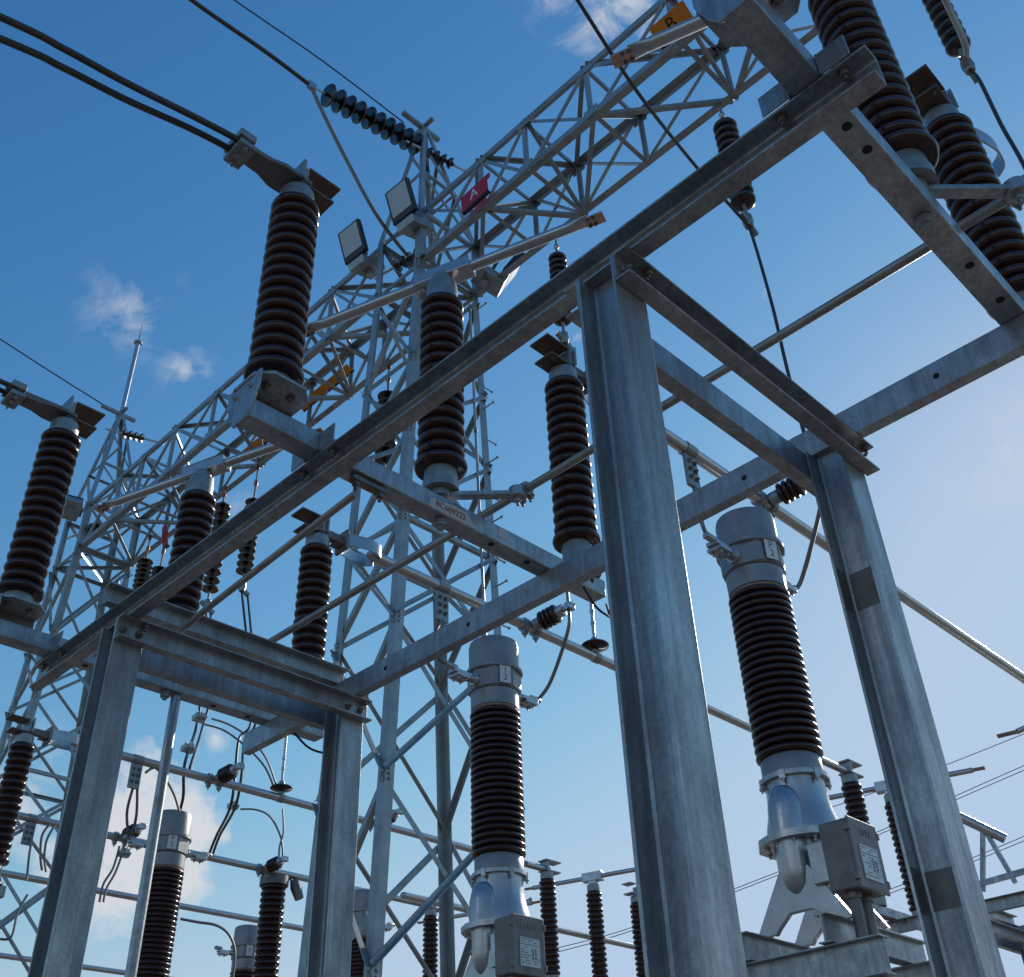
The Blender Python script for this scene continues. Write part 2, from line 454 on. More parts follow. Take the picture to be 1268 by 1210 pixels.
# ------------------------------------------------------------------ cross tubes carrying three insulators each
def crossarm(y, label, ends=True):
    th = thing('crossarm', (2.7, y, ZT), label, 'crossarm', 'square tubes under the insulators')
    b = MB(); w = .049
    b.span(1.618, 3.765, y - w, y + w, ZT + .003, ZTT)
    tb = b.build('tube', GALVT, th, .006)
    for xx in (2.15 + .02, 2.15 + .14, 2.98, 3.22):
        k = MB(); k.lathe([(.016, 0), (.016, .0015)], (xx, y - .012, ZT + .0015), Z, 18); k.build('bolt_hole', HOLE, tb)
    k = MB(); k.lathe([(.014, 0), (.014, .0015)], (3.66, y - w - .0012, ZT + .06), Y, 16); k.build('bolt_hole', HOLE, tb)
    k = MB(); k.lathe([(.030, 0), (.030, .012), (.026, .014), (.026, .030), (.014, .032), (.014, .045)], (2.67, y, ZT), -Z, 20)
    k.build('bearing_nut', CAPM, tb)
    # end plate and octagonal seat of the outer insulator
    e = MB()
    e.prism([(-.049, ZT - .012), (.049, ZT - .012), (.085, ZT + .045), (.115, ZTT + .035), (.115, ZTT + .104), (-.115, ZTT + .104), (-.115, ZTT + .035), (-.085, ZT + .045)], (1.606, y, 0), (1.617, y, 0), Y, Z)
    for q in (-.055, .055): e.bolt((1.606, y + q, ZTT + .045), -X, .009, .008)
    e.build('end_plate', GALVT, th, .002)
    e = MB(); c = .060; s = .135
    cx = 1.735
    e.prism([(-s + c, -s), (s - c, -s), (s, -s + c), (s, s - c), (s - c, s), (-s + c, s), (-s, s - c), (-s, -s + c)], (cx, y, ZTT + .092), (cx, y, ZTT + .106), X, Y)
    sp = e.build('seat_plate', GALV, th, .002)
    e = MB(); e.span(cx - .115, cx + .13, y + .040, y + .048, ZTT + .001, ZTT + .0915); e.build('seat_web', PATCH, sp)  # back web in a darker, duller tone than the seat plate
    for q in (-.06, .06): put_bolts([((cx + q, y - .05, ZTT + .092), -Z)], sp, 'seat_bolt', None, .013, .016)
    # clip angles holding the tube to the long channel
    for sg in (-1, 1):
        e = MB(); yy = y + sg * (w + .002)
        e.span(XA0 - .008, XA1 + .02, yy, yy + sg * .008, ZT + .001, ZT + .095)
        e.span(XA0 - .008, XA0 - .0005, yy + sg * .0085, yy + sg * .095, ZT + .001, ZT + .092)
        e.build('clip_angle', GALVT, th, .0015)
    return th
ca = [crossarm(PH[1], 'square steel tube with red stencilled number crossing the frame'),
      crossarm(PH[0], 'plain square tube with bolt holes running to the right edge of the photo'),
      crossarm(PH[2], 'square steel tube at the left edge of the photo, partly hidden by the left column')]
ca[0]['label'] = 'square steel tube with pale primer and red stencilled number under the middle insulators'
tb = [c for c in children(ca[0]) if c.name.startswith('tube')][0]
pm = MB(); yw = PH[1] - .049
pm.prism([(2.56, ZT + .010), (2.85, ZT + .007), (2.83, ZT + .035), (2.79, ZT + .072), (2.71, ZT + .080), (2.63, ZT + .062), (2.57, ZT + .060)], (0, yw - .0010, 0), (0, yw - .0002, 0), X, Z)
pm.prism([(2.99, ZT + .035), (3.06, ZT + .030), (3.04, ZT + .060), (3.07, ZT + .090), (3.00, ZT + .092)], (0, yw - .0010, 0), (0, yw - .0002, 0), X, Z)
pm.build('primer_stain', LIGHTP, tb)
text_mesh('BC609222', .043, (2.690, yw - .0016, ZT + .040), X, Z, STENCIL, 'stencil_number', tb, .0006)

# ------------------------------------------------------------------ post insulators of the disconnector
G_POST = 'brown post insulators of the disconnectors'
def body(b, x, y, z0=4.600, z1=5.722, n=16, core=.084, rim=.115, last=.127):
    return b.lathe([(r, z) for r, z in sheds(z0, z1, n, core, rim, .010, last)], (x, y, 0), Z, 48)
def cap(b, x, y, z0=5.712, h=0.0):
    return b.lathe([(.074, z0), (.084, z0 + .012), (.084, z0 + .085), (.080, z0 + .088 + h), (.078, z0 + .100 + h), (.070, z0 + .104 + h)], (x, y, 0), Z, 32)
def jaw(th, x, y, sgn, z=5.822):
    """two contact plates with a back plate, open towards sgn*x"""
    b = MB()
    b.span(x - .03 * sgn, x + .165 * sgn, y - .070, y + .070, z, z + .014)
    b.build('jaw_plate', RUST, th, .002)
    b = MB()
    b.span(x + .011 * sgn, x + .195 * sgn, y - .072, y + .072, z + .122, z + .136)
    b.build('jaw_plate', RUST, th, .002)
    b = MB()
    b.span(x - .018 * sgn, x + .010 * sgn, y - .070, y + .070, z + .017, z + .124)
    b.span(x - .035 * sgn, x - .019 * sgn, y - .088, y + .088, z + .018, z + .150)
    b.build('jaw_bracket', CAPM, th, .002)
    put_bolts([((x + .135 * sgn, y + dy, z), -Z) for dy in (-.045, .045)], th, 'contact_bolt', None, .008, .008)
def post_line(y, label):
    """outer insulator: twin cables arrive from -x, jaw open to +x"""
    x = 1.735
    th = thing('post_insulator', (x, y, 4.516), label, 'insulator', G_POST)
    b = MB(); b.lathe([(.105, 4.534), (.105, 4.546), (.084, 4.549), (.080, 4.615)], (x, y, 0), Z, 32)
    for a in range(4): b.bolt((x + .094 * math.cos(a * 1.571 + .78), y + .094 * math.sin(a * 1.571 + .78), 4.546), Z, .009, .012)
    b.build('base_flange', CAPM, th)
    b = MB(); body(b, x, y); b.build('porcelain_body', PORC, th, sharp=60)
    b = MB(); cap(b, x, y); b.build('top_cap', CAPM, th)
    jaw(th, x, y, 1)
    b = MB(); z = 5.822
    b.prism([(.03, -.075), (-.12, -.08), (-.20, -.055), (-.30, -.05), (-.30, .05), (-.20, .055), (-.12, .08), (.03, .075)], (x, y, z + .018), (x, y, z + .042), X, Y)
    b.prism([(-.05, -.045), (-.28, -.03), (-.28, .03), (-.05, .045)], (x, y, z + .043), (x, y, z + .075), X, Y)
    b.build('terminal_arm', BOXM, th, .004)
    b = MB(); b.span(x - .37, x - .285, y - .075, y + .075, z - .012, z + .017); b.span(x - .375, x - .290, y - .075, y + .075, z + .0425, z + .085)
    for dy in (-.055, 0, .055): b.bolt((x - .33, y + dy, z - .012), -Z, .010, .014)
    b.build('cable_clamp', CAPM, th, .004)
    return th
def post_centre(y, label, lever=True):
    x = 2.672
    th = thing('post_insulator', (x, y, ZTT), label, 'insulator', G_POST)
    b = MB(); b.lathe([(.034, ZTT - .001), (.034, 4.490)], (x, y, 0), Z, 24)
    b.lathe([(.086, 4.488), (.086, 4.535), (.080, 4.540), (.078, 4.615)], (x, y, 0), Z, 32)
    b.build('turning_base', CAPM, th)
    if lever:
        b = MB()
        b.lathe([(.05, 4.452), (.05, 4.486)], (x, y, 0), Z, 24)
        e = Vector((2.930, y - .245, 4.47)); d = (e - Vector((x, y, 4.47))).normalized()
        b.bar(Vector((x, y, 4.470)) + d * .02, e, .045, .022)
        b.lathe([(.042, -.02), (.042, .03)], e, Z, 20); b.bolt(e - Z * .02, -Z, .014, .02)
        b.build('lever_arm', GALVT, th, .002)
    b = MB(); body(b, x, y); b.build('porcelain_body', PORC, th, sharp=60)
    b = MB(); cap(b, x, y, 5.712, .046); b.build('top_cap', CAPM, th)
    return th
def post_bus(y, label, x=3.622, far=False):
    th = thing('post_insulator', (x, y, ZTT), label, 'insulator', G_POST)
    b = MB(); b.lathe([(.115, ZTT + .001), (.115, 4.442), (.090, 4.452), (.080, 4.53), (.078, 4.615)], (x, y, 0), Z, 32)
    for a in range(4):
        an = a * 1.571 + .78; c, s_ = math.cos(an), math.sin(an)
        b.prism([(.06, 4.443), (.112, 4.443), (.075, 4.52)], Vector((x, y, 0)) - Vector((-s_, c, 0)) * .005, Vector((x, y, 0)) + Vector((-s_, c, 0)) * .005, (c, s_, 0), Z)
    b.build('base_flange', CAPM, th)
    b = MB(); body(b, x, y); b.build('porcelain_body', PORC, th, sharp=60)
    b = MB(); cap(b, x, y); b.build('top_cap', CAPM, th)
    jaw(th, x, y, -1)
    b = MB(); z = 5.87
    b.span(x + .020, x + .074, y - .035, y + .035, 5.838, 5.895)
    b.span(x + .075, x + .20, y - .030, y + .030, z - .03, z + .03)
    b.span(x + .20, x + .225, y - .07, y + .07, z - .085, z + .075)
    b.span(x + .135, x + .199, y - .055, y + .055, z - .045, z - .032)
    b.build('terminal_arm', BOXM, th, .003)
    for sg in (1, -1):
        q = [(x + .226, y + sg * .052), (x + .30, y + sg * .085), (x + .40, y + sg * .105), (x + .49, y + sg * .090), (x + .535, y + sg * .040)]
        pts = curve([(a, c, z) for a, c in q], 8)
        b = MB()
        n = len(pts)
        vs = []
        for i, p in enumerate(pts):
            d = (pts[min(i + 1, n - 1)] - pts[max(i - 1, 0)]).normalized(); nn = Vector((-d.y, d.x, 0)) * .004
            vs += [p + nn - Z * .05, p + nn + Z * .05, p - nn + Z * .05, p - nn - Z * .05]
        fs = []
        for i in range(n - 1):
            for k in range(4): fs.append((i * 4 + k, i * 4 + (k + 1) % 4, i * 4 + 4 + (k + 1) % 4, i * 4 + 4 + k))
        fs += [(3, 2, 1, 0), tuple(range(4 * n - 4, 4 * n))]
        b.add(vs, fs, True); b.build('flexible_strap', CAST, th, sharp=50)
    return th
post_line(PH[1], 'tall brown insulator with two thick cables arriving at its top, under the upper left sky')
post_centre(PH[1], 'brown insulator turning on the stencilled tube, with the pipe blade on its grey head')
post_bus(PH[1], 'brown insulator at the right end of the stencilled tube beside the big front column')
post_line(PH[0], 'brown insulator above the top edge of the photo on the octagonal seat plate')
post_centre(PH[0], 'largest brown insulator, cut by the top edge behind the long beam end')
post_bus(PH[0], 'brown insulator at the right edge with a curved metal strap by its head')
post_line(PH[2], 'brown insulator at the left edge with twin cables at its top')
post_centre(PH[2], 'brown insulator half hidden by the long beam, above the left frame corner')
post_bus(PH[2], 'brown insulator behind the double channel of the left frame, with looped straps at its right')

# ------------------------------------------------------------------ switch blades (pipes turned to the open position)
def blade(y, label):
    cx, cy, z = 2.695, y + .020, 5.955
    th = thing('switch_blade', (cx, cy, 5.865), label, 'switch blade', 'pipe blades on the turning insulators')
    d = Vector((-.335, .942, 0)); n = Vector((d.y, -d.x, 0)); c = Vector((cx, cy, z))
    rot = Matrix((d, Vector((-d.y, d.x, 0)), Z)).transposed()
    b = MB()
    b.box(c + Z * .005 - d * .01, (.34, .10, .080), rot)
    b.build('head_housing', CAST, th, .006)
    b = MB()
    for q, s_ in ((c + d * .135 + n * .03 - Z * .030, .044), (c + n * .040 - Z * .045, .040)):
        b.lathe([(.001, -s_), (s_ * .6, -s_ * .8), (s_ * .9, -s_ * .4), (s_, 0), (s_ * .9, s_ * .4), (s_ * .6, s_ * .8), (.001, s_)], q, n, 20, caps=False)
    b.lathe([(.056, 5.8655), (.060, 5.88), (.054, 5.915)], (cx - .02, cy - .018, 0), Z, 24)
    b.build('hinge_casting', CAPM, th)
    for sg in (1, -1):
        p0 = c + d * (.15 * sg); p1 = c + d * (.76 * sg)
        b = MB(); b.tube([p0, p1], .031, 24)
        vs = []
        N_ = 24
        for i in range(7):     # the pipe flattens into a blade tip
            t_ = i / 6; p = p1.lerp(c + d * (.86 * sg), t_)
            rz = .031 * (1 - t_) + .008 * t_; rn = .031 * (1 - t_) + .042 * t_
            vs += [p + n * (rn * math.cos(2 * math.pi * k / N_)) + Z * (rz * math.sin(2 * math.pi * k / N_)) for k in range(N_)]
        fs = [(i * N_ + k, i * N_ + (k + 1) % N_, (i + 1) * N_ + (k + 1) % N_, (i + 1) * N_ + k) for i in range(6) for k in range(N_)] + [tuple(range(6 * N_, 7 * N_))]
        if (Z.cross(n)).dot(d) * sg > 0: fs = [f[::-1] for f in fs]
        b.add(vs, fs, True)
        pp = b.build('blade_pipe', ALU, th, sharp=50)
        b = MB(); q0, q1 = c + d * (.845 * sg), c + d * (.945 * sg)
        b.bar(q0 - Z * .012, q1 - Z * .012, .070, .009)
        b.build('contact_tip', TIP, pp, .001)
        b = MB()
        for e in (.86, .89):
            for w in (-.022, .022): b.bolt(c + d * (e * sg) + n * w - Z * .017, -Z, .007, .008)
        b.build('tip_bolt', STEELB, pp)
    return th
blade(PH[1], 'grey pipe switch blade on the middle insulator, pointing at the front column top')
blade(PH[0], 'grey pipe switch blade at the top edge left of the wide square tube')
blade(PH[2], 'thin grey pipe switch blade in front of the far lattice tower at left')

# operating rods
rd = MB(); zr = 4.497
rd.tube([(2.925, 5.6, zr), (2.955, 3.2, zr), (2.965, .30, zr), (2.97, -.3, zr)], .0195, 18)
rr = rd.build('operating_rod', ROD); tag(rr, 'long round steel rod crossing behind the crossarms to the right edge', 'rod')
for yy in (PH[1] - .245, PH[0] - .245):
    k = MB(); k.lathe([(.036, -.045), (.036, .045)], (2.956, yy, zr), Y, 20); k.bolt((2.985, yy + .02, zr - .02), -Z, .012, .018); k.bolt((2.985, yy - .03, zr - .02), -Z, .012, .018); k.build('rod_clamp', CAPM, rr)
rd = MB(); zr = 4.235
rd.tube([at(440, 612, z=zr), at(420, 627, z=zr), at(252, 757, z=zr), (2.34, 5.35, zr)], .0165, 16)
r2 = rd.build('operating_rod', ROD); tag(r2, 'round steel rod ending in a bolted bracket below the stencilled tube', 'rod')
k = MB(); q = at(440, 612, z=zr)
k.bar(q + Vector((-.03, -.005, .072)), q + Vector((.15, -.005, .072)), .040, .018)
for dx in (-.005, .125): k.bolt(q + Vector((dx, -.005, .062)), -Z, .014, .022)
k.build('rod_bracket', STEELB, r2)
k = MB(); k.tube([(2.74, 5.395, 4.322), (2.74, 5.395, .05)], .029, 20)
tag(k.build('drive_pipe', GALVT), 'thin upright steel pipe between the two left frame columns', 'pipe')

# ------------------------------------------------------------------ the same frame in the neighbouring bays
def frame_copy(dx, dy, label):
    return dup(fr, (2.7 + dx, 3.0 + dy, 0), label)
DXF = 9.13
f3 = frame_copy(DXF, 0, 'far steel frame low at the right edge behind the right column')
ca4 = dup(ca[1], (2.7, 10.03, ZT), 'square tube end at the left edge under the small low insulator')
f2 = frame_copy(0, 9.40, 'steel frame of the next bay, only its beam end shows at the left edge')
i4 = post_bus(10.03, 'small brown insulator at the left edge below the long beam end')

# ------------------------------------------------------------------ tubular busbars along x
def bus(y, x0, x1, label, z=5.87, r=.043, name='busbar'):
    b = MB(); b.tube([(x0, y, z), (x1, y, z)], r, 22)
    b.lathe([(r, 0), (r * .8, -.03), (r * .4, -.05), (.001, -.055)], (x0, y, z), X, 22, caps=False)
    return tag(b.build(name, ALU), label, 'busbar', 'tubular busbars')
bus(PH[1], 4.15, 12.6, 'bright busbar pipe running behind the front column to the right edge')
bus(PH[2], 4.12, 10.86, 'busbar pipe from the looped straps across the middle behind the box beam')
bus(10.03, 4.12, 10.90, 'busbar pipe crossing behind the two left columns with a dark disc on it')
bus(12.36, 3.9, 10.90, 'busbar pipe leaving the grey transformer head at lower left')
bus(14.55, 4.2, 11.5, 'busbar pipe under the white cloud, second lowest at left')
bus(18.84, 6.0, 10.6, 'lowest busbar pipe at the bottom left corner', z=5.87)
bus(10.55, 8.8, 13.9, 'busbar pipe behind the thin far insulators at the bottom centre', z=5.30)

# ------------------------------------------------------------------ bus fittings
def clamp_post(x, y, label, z=5.87, tail=None):
    """small ribbed insulator held sideways on the busbar, with a conductor clamp at its end"""
    th = thing('bus_clamp_insulator', (x, y, z), label, 'insulator', 'small ribbed insulators clamped on the busbars')
    b = MB()
    for dx in (-.11, .02):
        b.lathe([(.060, -.022), (.060, .022)], (x + dx, y, z), X, 18)
        b.span(x + dx - .02, x + dx + .02, y - .02, y + .02, z - .085, z - .058)
        b.bolt((x + dx, y, z - .085), -Z, .012, .016)
    b.lathe([(.050, .05), (.050, .11), (.040, .125)], (x - .04, y, z), (.12, -1, .12), 20)
    b.build('pipe_clamp', CAPM, th)
    b = MB(); b.lathe(sheds(.12, .29, 4, .058, .084, .006), (x - .04, y, z), (.12, -1, .12), 28); b.build('ribbed_body', PORC, th, sharp=60)
    b = MB(); o = Vector((x - .04, y, z)); d = Vector((.12, -1, .12)).normalized()
    b.lathe([(.052, .288), (.052, .35), (.024, .355), (.024, .40)], o, d, 20)
    b.box(o + d * .41, (.075, .06, .06))
    for sx in (-.02, .02): b.bolt(o + d * .425 + Vector((sx, 0, .012)), -Y, .008, .014)
    b.build('end_clamp', CAST, th, .002)
    return o + d * .40
def wire(name, pts, r, label, cat, material=WIRE, n=8, sm=8, group=None):
    b = MB(); b.tube(curve(pts, sm) if sm else pts, r, n)
    return tag(b.build(name, material), label, cat, group)
def hang_disc(x, y, label, z=5.87, top=None, rod=.55):
    th = thing('bus_hanger', (x, y, z), label, 'insulator', 'single disc hangers on the busbars')
    b = MB(); b.lathe([(.050, -.03), (.050, .03)], (x, y, z), X, 18); b.span(x - .03, x + .03, y - .02, y + .02, z + .04, z + .075)
    b.build('pipe_clamp', CAPM, th)
    b = MB(); b.lathe([(.03, .075), (.07, .082), (.122, .10), (.127, .112), (.115, .126), (.06, .145), (.04, .15)], (x, y, z), Z, 32); b.build('disc', PORC, th, sharp=60)
    b = MB(); b.lathe([(.045, .148), (.03, .19), (.014, .20), (.014, .25)], (x, y, z), Z, 16)
    b.tube([(x, y, z + .24), (x, y, z + .24 + rod)], .016, 10)
    for q in (.33, .45): b.lathe([(.022, q), (.022, q + .03)], (x, y, z), Z, 10)
    b.build('turnbuckle', CAST, th)
    return Vector((x, y, z + .24 + rod))
e1 = clamp_post(at(655, 785, y=PH[2]).x + .06, PH[2], 'ribbed insulator clamped on the bar behind the box beam in the middle')
e2 = clamp_post(at(945, 615, y=PH[1]).x + .05, PH[1], 'ribbed insulator clamped on the bar beside the right transformer head')
h1 = hang_disc(at(738, 815, y=PH[2]).x, PH[2], 'dark disc hanger on the bar left of the big front column')
e3 = clamp_post(at(270, 968, y=10.03).x, 10.03, 'ribbed insulator on the bar between the upright pipe and the left frame')
h2 = hang_disc(at(347, 990, y=10.03).x, 10.03, 'dark disc hanger on the bar seen inside the left frame')
e4 = clamp_post(at(330, 1075, y=12.36).x, 12.36, 'ribbed insulator on the bar above the slim brown arrester')
e5 = clamp_post(at(155, 1030, y=12.36).x, 12.36, 'ribbed insulator on the bar right of the left column')
e6 = clamp_post(at(45, 1083, y=12.36).x, 14.2, 'ribbed insulator on the bar at the left edge', z=5.55)
e7 = clamp_post(at(468, 1020, y=10.03).x, 10.03, 'ribbed insulator on the bar behind the tower leg')
def palm(x, y, label, z=5.87):
    """flat drilled terminal plate under a busbar"""
    th = thing('terminal_plate', (x, y, z), label, 'terminal', 'drilled terminal plates under the busbars')
    b = MB(); b.lathe([(.050, -.05), (.050, .05)], (x, y, z), X, 18); b.span(x - .06, x + .06, y - .012, y + .012, z - .30, z - .045)
    p = b.build('plate', CAPM, th)
    put_bolts([((x + dx, y - .012, z + dz), -Y) for dx in (-.028, .028) for dz in (-.10, -.165, -.23)], th, 'plate_bolt', BOXM, .012, .012)
    return Vector((x, y, z - .30))
p1 = palm(at(547, 740, y=PH[2]).x, PH[2], 'drilled plate hanging from the bar between the two tower legs')
p2 = palm(at(853, 565, y=PH[1]).x, PH[1], 'drilled plate hanging from the bar right of the big front column')
p3 = palm(at(170, 945, y=10.03).x, 10.03, 'drilled plate hanging from the bar beside the left column')
p4 = palm(at(40, 1012, y=12.36).x, 12.36, 'drilled plate hanging from the bar at the left edge')

# ------------------------------------------------------------------ current transformers on stands
G_CT = 'current transformers on steel stands'
CTZ = 2.93
def make_ct(x, y, label, plate='P2'):
    th = thing('current_transformer', (x, y, CTZ), label, 'transformer', G_CT)
    o = (x, y, 0)
    b = MB(); b.lathe([(.170, 5.115), (.208, 5.135), (.210, 5.295)], o, Z, 8); b.lathe([(.184, 4.99), (.186, 5.117)], o, Z, 40)
    b.lathe([(.216, 5.280), (.222, 5.285), (.222, 5.307), (.216, 5.313)], o, Z, 40)
    for a in range(8):
        c, s_ = math.cos(a * math.pi / 4), math.sin(a * math.pi / 4)
        b.lathe([(.014, -.012), (.014, .012)], (x + .212 * c, y + .212 * s_, 5.293), (c, s_, 0), 10)
    hd = b.build('head_tank', GREY, th)
    b = MB(); b.lathe([(.196, 5.315), (.196, 5.515), (.188, 5.548), (.165, 5.563), (.10, 5.572), (.001, 5.574)], o, Z, 40, caps=False)
    b.build('head_cover', GREY, th)
    pl = MB(); n = Vector((-.35, -.94, 0)).normalized(); u = Vector((n.y * -1, n.x, 0)) * -1
    u = Vector((0, 0, 1)).cross(n); c = Vector((x, y, 5.212)) + n * .206
    pl.prism([(-.045, -.072), (.045, -.072), (.045, .072), (-.045, .072)], c, c + n * .003, u, Z)
    pp = pl.build('terminal_label', WHITE, hd)
    text_mesh('\n'.join(plate), .070, c + n * .0042, u, Z, INK, 'marking', pp, .0006)
    # terminals on both sides (along x)
    for sg in (-1, 1):
        b = MB()
        b.lathe([(.048, .185), (.048, .225), (.034, .228), (.034, .275)], (x, y, 5.190), (sg, 0, 0), 22)
        b.span(x + sg * .272, x + sg * .45, y - .042, y + .042, 5.177, 5.205)
        b.span(x + sg * .30, x + sg * .43, y - .055, y + .055, 5.149, 5.176)
        for q in (.33, .40):
            for w in (-.032, .032): b.bolt((x + sg * q, y + w, 5.149), -Z, .009, .012)
        b.lathe([(.026, .40), (.026, .50), (.018, .51)], (x, y, 5.207), (sg, 0, .04), 14)
        b.build('terminal', CAST, th, .002)
    b = MB(); b.lathe(sheds(3.885, 4.975, 22, .160, .194, .010), o, Z, 56); b.build('porcelain_body', PORC, th, sharp=60)
    b = MB(); b.lathe([(.176, 4.962), (.178, 4.968), (.178, 4.988), (.170, 4.992)], o, Z, 40); b.build('upper_ring', COPP, th)
    b = MB(); b.lathe([(.168, 3.775), (.174, 3.780), (.174, 3.872), (.166, 3.883)], o, Z, 48); b.build('lower_ring', GREY, th)
    # cast base tank
    b = MB()
    b.lathe([(.194, 3.745), (.194, 3.772), (.182, 3.773)], o, Z, 48)
    b.lathe([(.168, 3.744), (.169, 3.68), (.173, 3.62), (.183, 3.56), (.199, 3.50), (.208, 3.45), (.210, 3.42)], o, Z, 48, caps=False)
    for sx, top in ((-1, 3.70), (1, 3.60)):
        b.lathe([(.001, top), (.050, top - .012), (.082, top - .05), (.100, top - .13), (.106, 3.42)][::-1], (x + sx * .150, y, 0), Z, 32, caps=False)
    b.prism([(-.21, -.17), (-.10, -.245), (.10, -.245), (.21, -.17), (.27, -.06), (.27, .06), (.21, .17), (.10, .245), (-.10, .245), (-.21, .17), (-.27, .06), (-.27, -.06)], (x, y, 3.385), (x, y, 3.422), X, Y)
    for a in range(12):
        an = a * math.pi / 6 + .26
        b.bolt((x + .225 * math.cos(an), y + .212 * math.sin(an), 3.385), -Z, .011, .014)
    for a in range(6):
        an = a * math.pi / 3 + .2; c, s_ = math.cos(an), math.sin(an)
        b.box((x + .184 * c, y + .184 * s_, 3.750), (.030, .035, .050), Matrix.Rotation(an, 3, 'Z'))
        b.bolt((x + .190 * c, y + .190 * s_, 3.724), -Z, .010, .012)
    b.build('base_tank', CAST, th, sharp=35)
    b = MB()
    b.lathe([(.178, 3.384), (.175, 3.25), (.150, 3.16), (.10, 3.10), (.001, 3.085)], o, Z, 40, caps=False)
    for sx in (-1, 1):
        b.lathe([(.092, 3.384), (.090, 3.22), (.074, 3.15), (.045, 3.105), (.001, 3.09)], (x + sx * .145, y, 0), Z, 28, caps=False)
    b.build('lower_tank', CAST, th, sharp=50)
    for sx in (-.19, .155):
        b = MB(); b.prism([(-.09, 3.24), (-.27, 2.965), (-.29, CTZ + .002), (-.17, CTZ + .002), (-.15, 2.955), (-.07, 3.02), (.07, 3.02), (.15, 2.955), (.17, CTZ + .002), (.29, CTZ + .002), (.27, 2.965), (.09, 3.24)],
                (x + sx, y, 0), (x + sx + .035, y, 0), Y, Z)
        b.build('foot_casting', CAST, th, .004)
    # secondary terminal box on the -y side
    xa, xb, yf, za, zt_ = x - .325, x - .050, y - .425, 3.03, 3.375
    xm = (xa + xb) / 2
    bx = MB(); bx.span(xa, xb, yf, y - .265, za, zt_); bo = bx.build('terminal_box', BOXM, th, .008)
    b = MB(); b.span(xa - .006, xb + .006, yf - .017, yf - .0015, za - .006, zt_ + .006); b.build('box_cover', BOXM, bo, .006)
    yk = yf - .0215
    b = MB(); b.span(xm - .088, xm + .092, yk, yf - .0175, za + .045, za + .215); b.build('nameplate', PLATE, bo)
    b = MB(); yk -= .0010
    b.span(xm - .084, xm + .088, yk, yk + .0006, za + .172, za + .176)
    for r_ in range(10):
        zz = za + .204 - r_ * .0155
        if abs(zz - (za + .174)) < .006: continue
        q = xm - .08
        while q < xm + .075:
            w = random.uniform(.010, .030)
            if random.random() < .55: b.span(q, min(q + w, xm + .086), yk, yk + .0006, zz - .0024, zz + .0024)
            q += w + .007
    for q in (.0, .026): b.span(xm + .020 + q, xm + .030 + q, yk - .0003, yk + .0005, za + .09, za + .155)
    b.build('plate_print', INK, bo)
    b = MB()
    for q in (0, .027, .054, .081): b.span(xm - .035 + q, xm - .022 + q, yf - .020, yf - .0172, za + .270, za + .305)
    b.build('raised_mark', BOXM, bo)
    for q in (xa - .008, xb + .008):
        for z_ in (za + .05, zt_ - .05):
            b = MB(); b.box((q, yf - .006, z_), (.020, .030, .035)); b.build('cover_clip', STEELB, bo, .003)
    for q in (-.06, .05):
        b = MB(); b.lathe([(.042, -.03), (.042, 0)], (xm + q, y - .345, za - .001), Z, 8); b.build('cable_gland', STEELB, bo)
    b = MB(); b.span(x - .22, x - .06, y - .264, y - .12, 3.12, 3.33); b.build('box_bracket', CAST, th, .006)
    for q in (-.06, .05):
        b = MB(); b.tube([(xm + q, y - .345, za - .031), (xm + q, y - .345, .3)], .030, 14); b.build('conduit', BOXM, th)
    return th
def make_stand(x, y, label):
    th = thing('transformer_stand', (x, y, 0), label, 'steel stand', 'steel stands under the transformers')
    def ibeam(b, p0, p1, h, w, side):
        t_ = .008
        b.prism([(-w / 2, 0), (w / 2, 0), (w / 2, t_), (t_ / 2, t_), (t_ / 2, h - t_), (w / 2, h - t_), (w / 2, h), (-w / 2, h), (-w / 2, h - t_), (-t_ / 2, h - t_), (-t_ / 2, t_), (-w / 2, t_)], p0, p1, side, Z)
    for yy in (-.235, .235):
        b = MB(); ibeam(b, (x - .42, y + yy, 2.79), (x + .62, y + yy, 2.79), .138, .075, Y); b.build('bearer', GALVT, th, .0015)
    for xx in (-.34, .42):
        b = MB(); ibeam(b, (x + xx, y - .50, 2.615), (x + xx, y + .50, 2.615), .172, .10, X); b.build('cross_beam', GALVT, th, .0015)
    for xx in (-.34, .42):
        b = MB(); ibeam(b, (x + xx - .0, y - .10, 2.44), (x + xx, y + .10, 2.44), .172, .10, X)
        b.span(x + xx - .06, x + xx + .06, y - .075, y + .075, 0, 2.438)
        b.build('post', GALV, th, .002)
    return th
CTX = 5.385
make_ct(CTX, PH[1], 'right grey and brown transformer with a box, between the big column and right column')
make_ct(5.355, PH[2], 'middle grey and brown transformer with a box, standing right of the lattice tower', '12')
make_ct(5.49, 10.43, 'grey headed transformer behind the upright pipe at lower left')
make_ct(8.93, 11.5, 'transformer mostly hidden behind the near tower leg at the bottom', '2')
make_ct(8.74, 13.9, 'low transformer head at the bottom edge beside the slim brown arrester', '2')
make_stand(CTX, PH[1], 'steel stand under the right transformer at the bottom edge')
make_stand(5.355, PH[2], 'steel stand under the middle transformer below the bottom edge')
make_stand(5.49, 10.43, 'steel stand under the lower left transformer')
make_stand(8.93, 11.5, 'steel stand under the transformer behind the tower leg')
make_stand(8.74, 13.9, 'steel stand under the low transformer head')

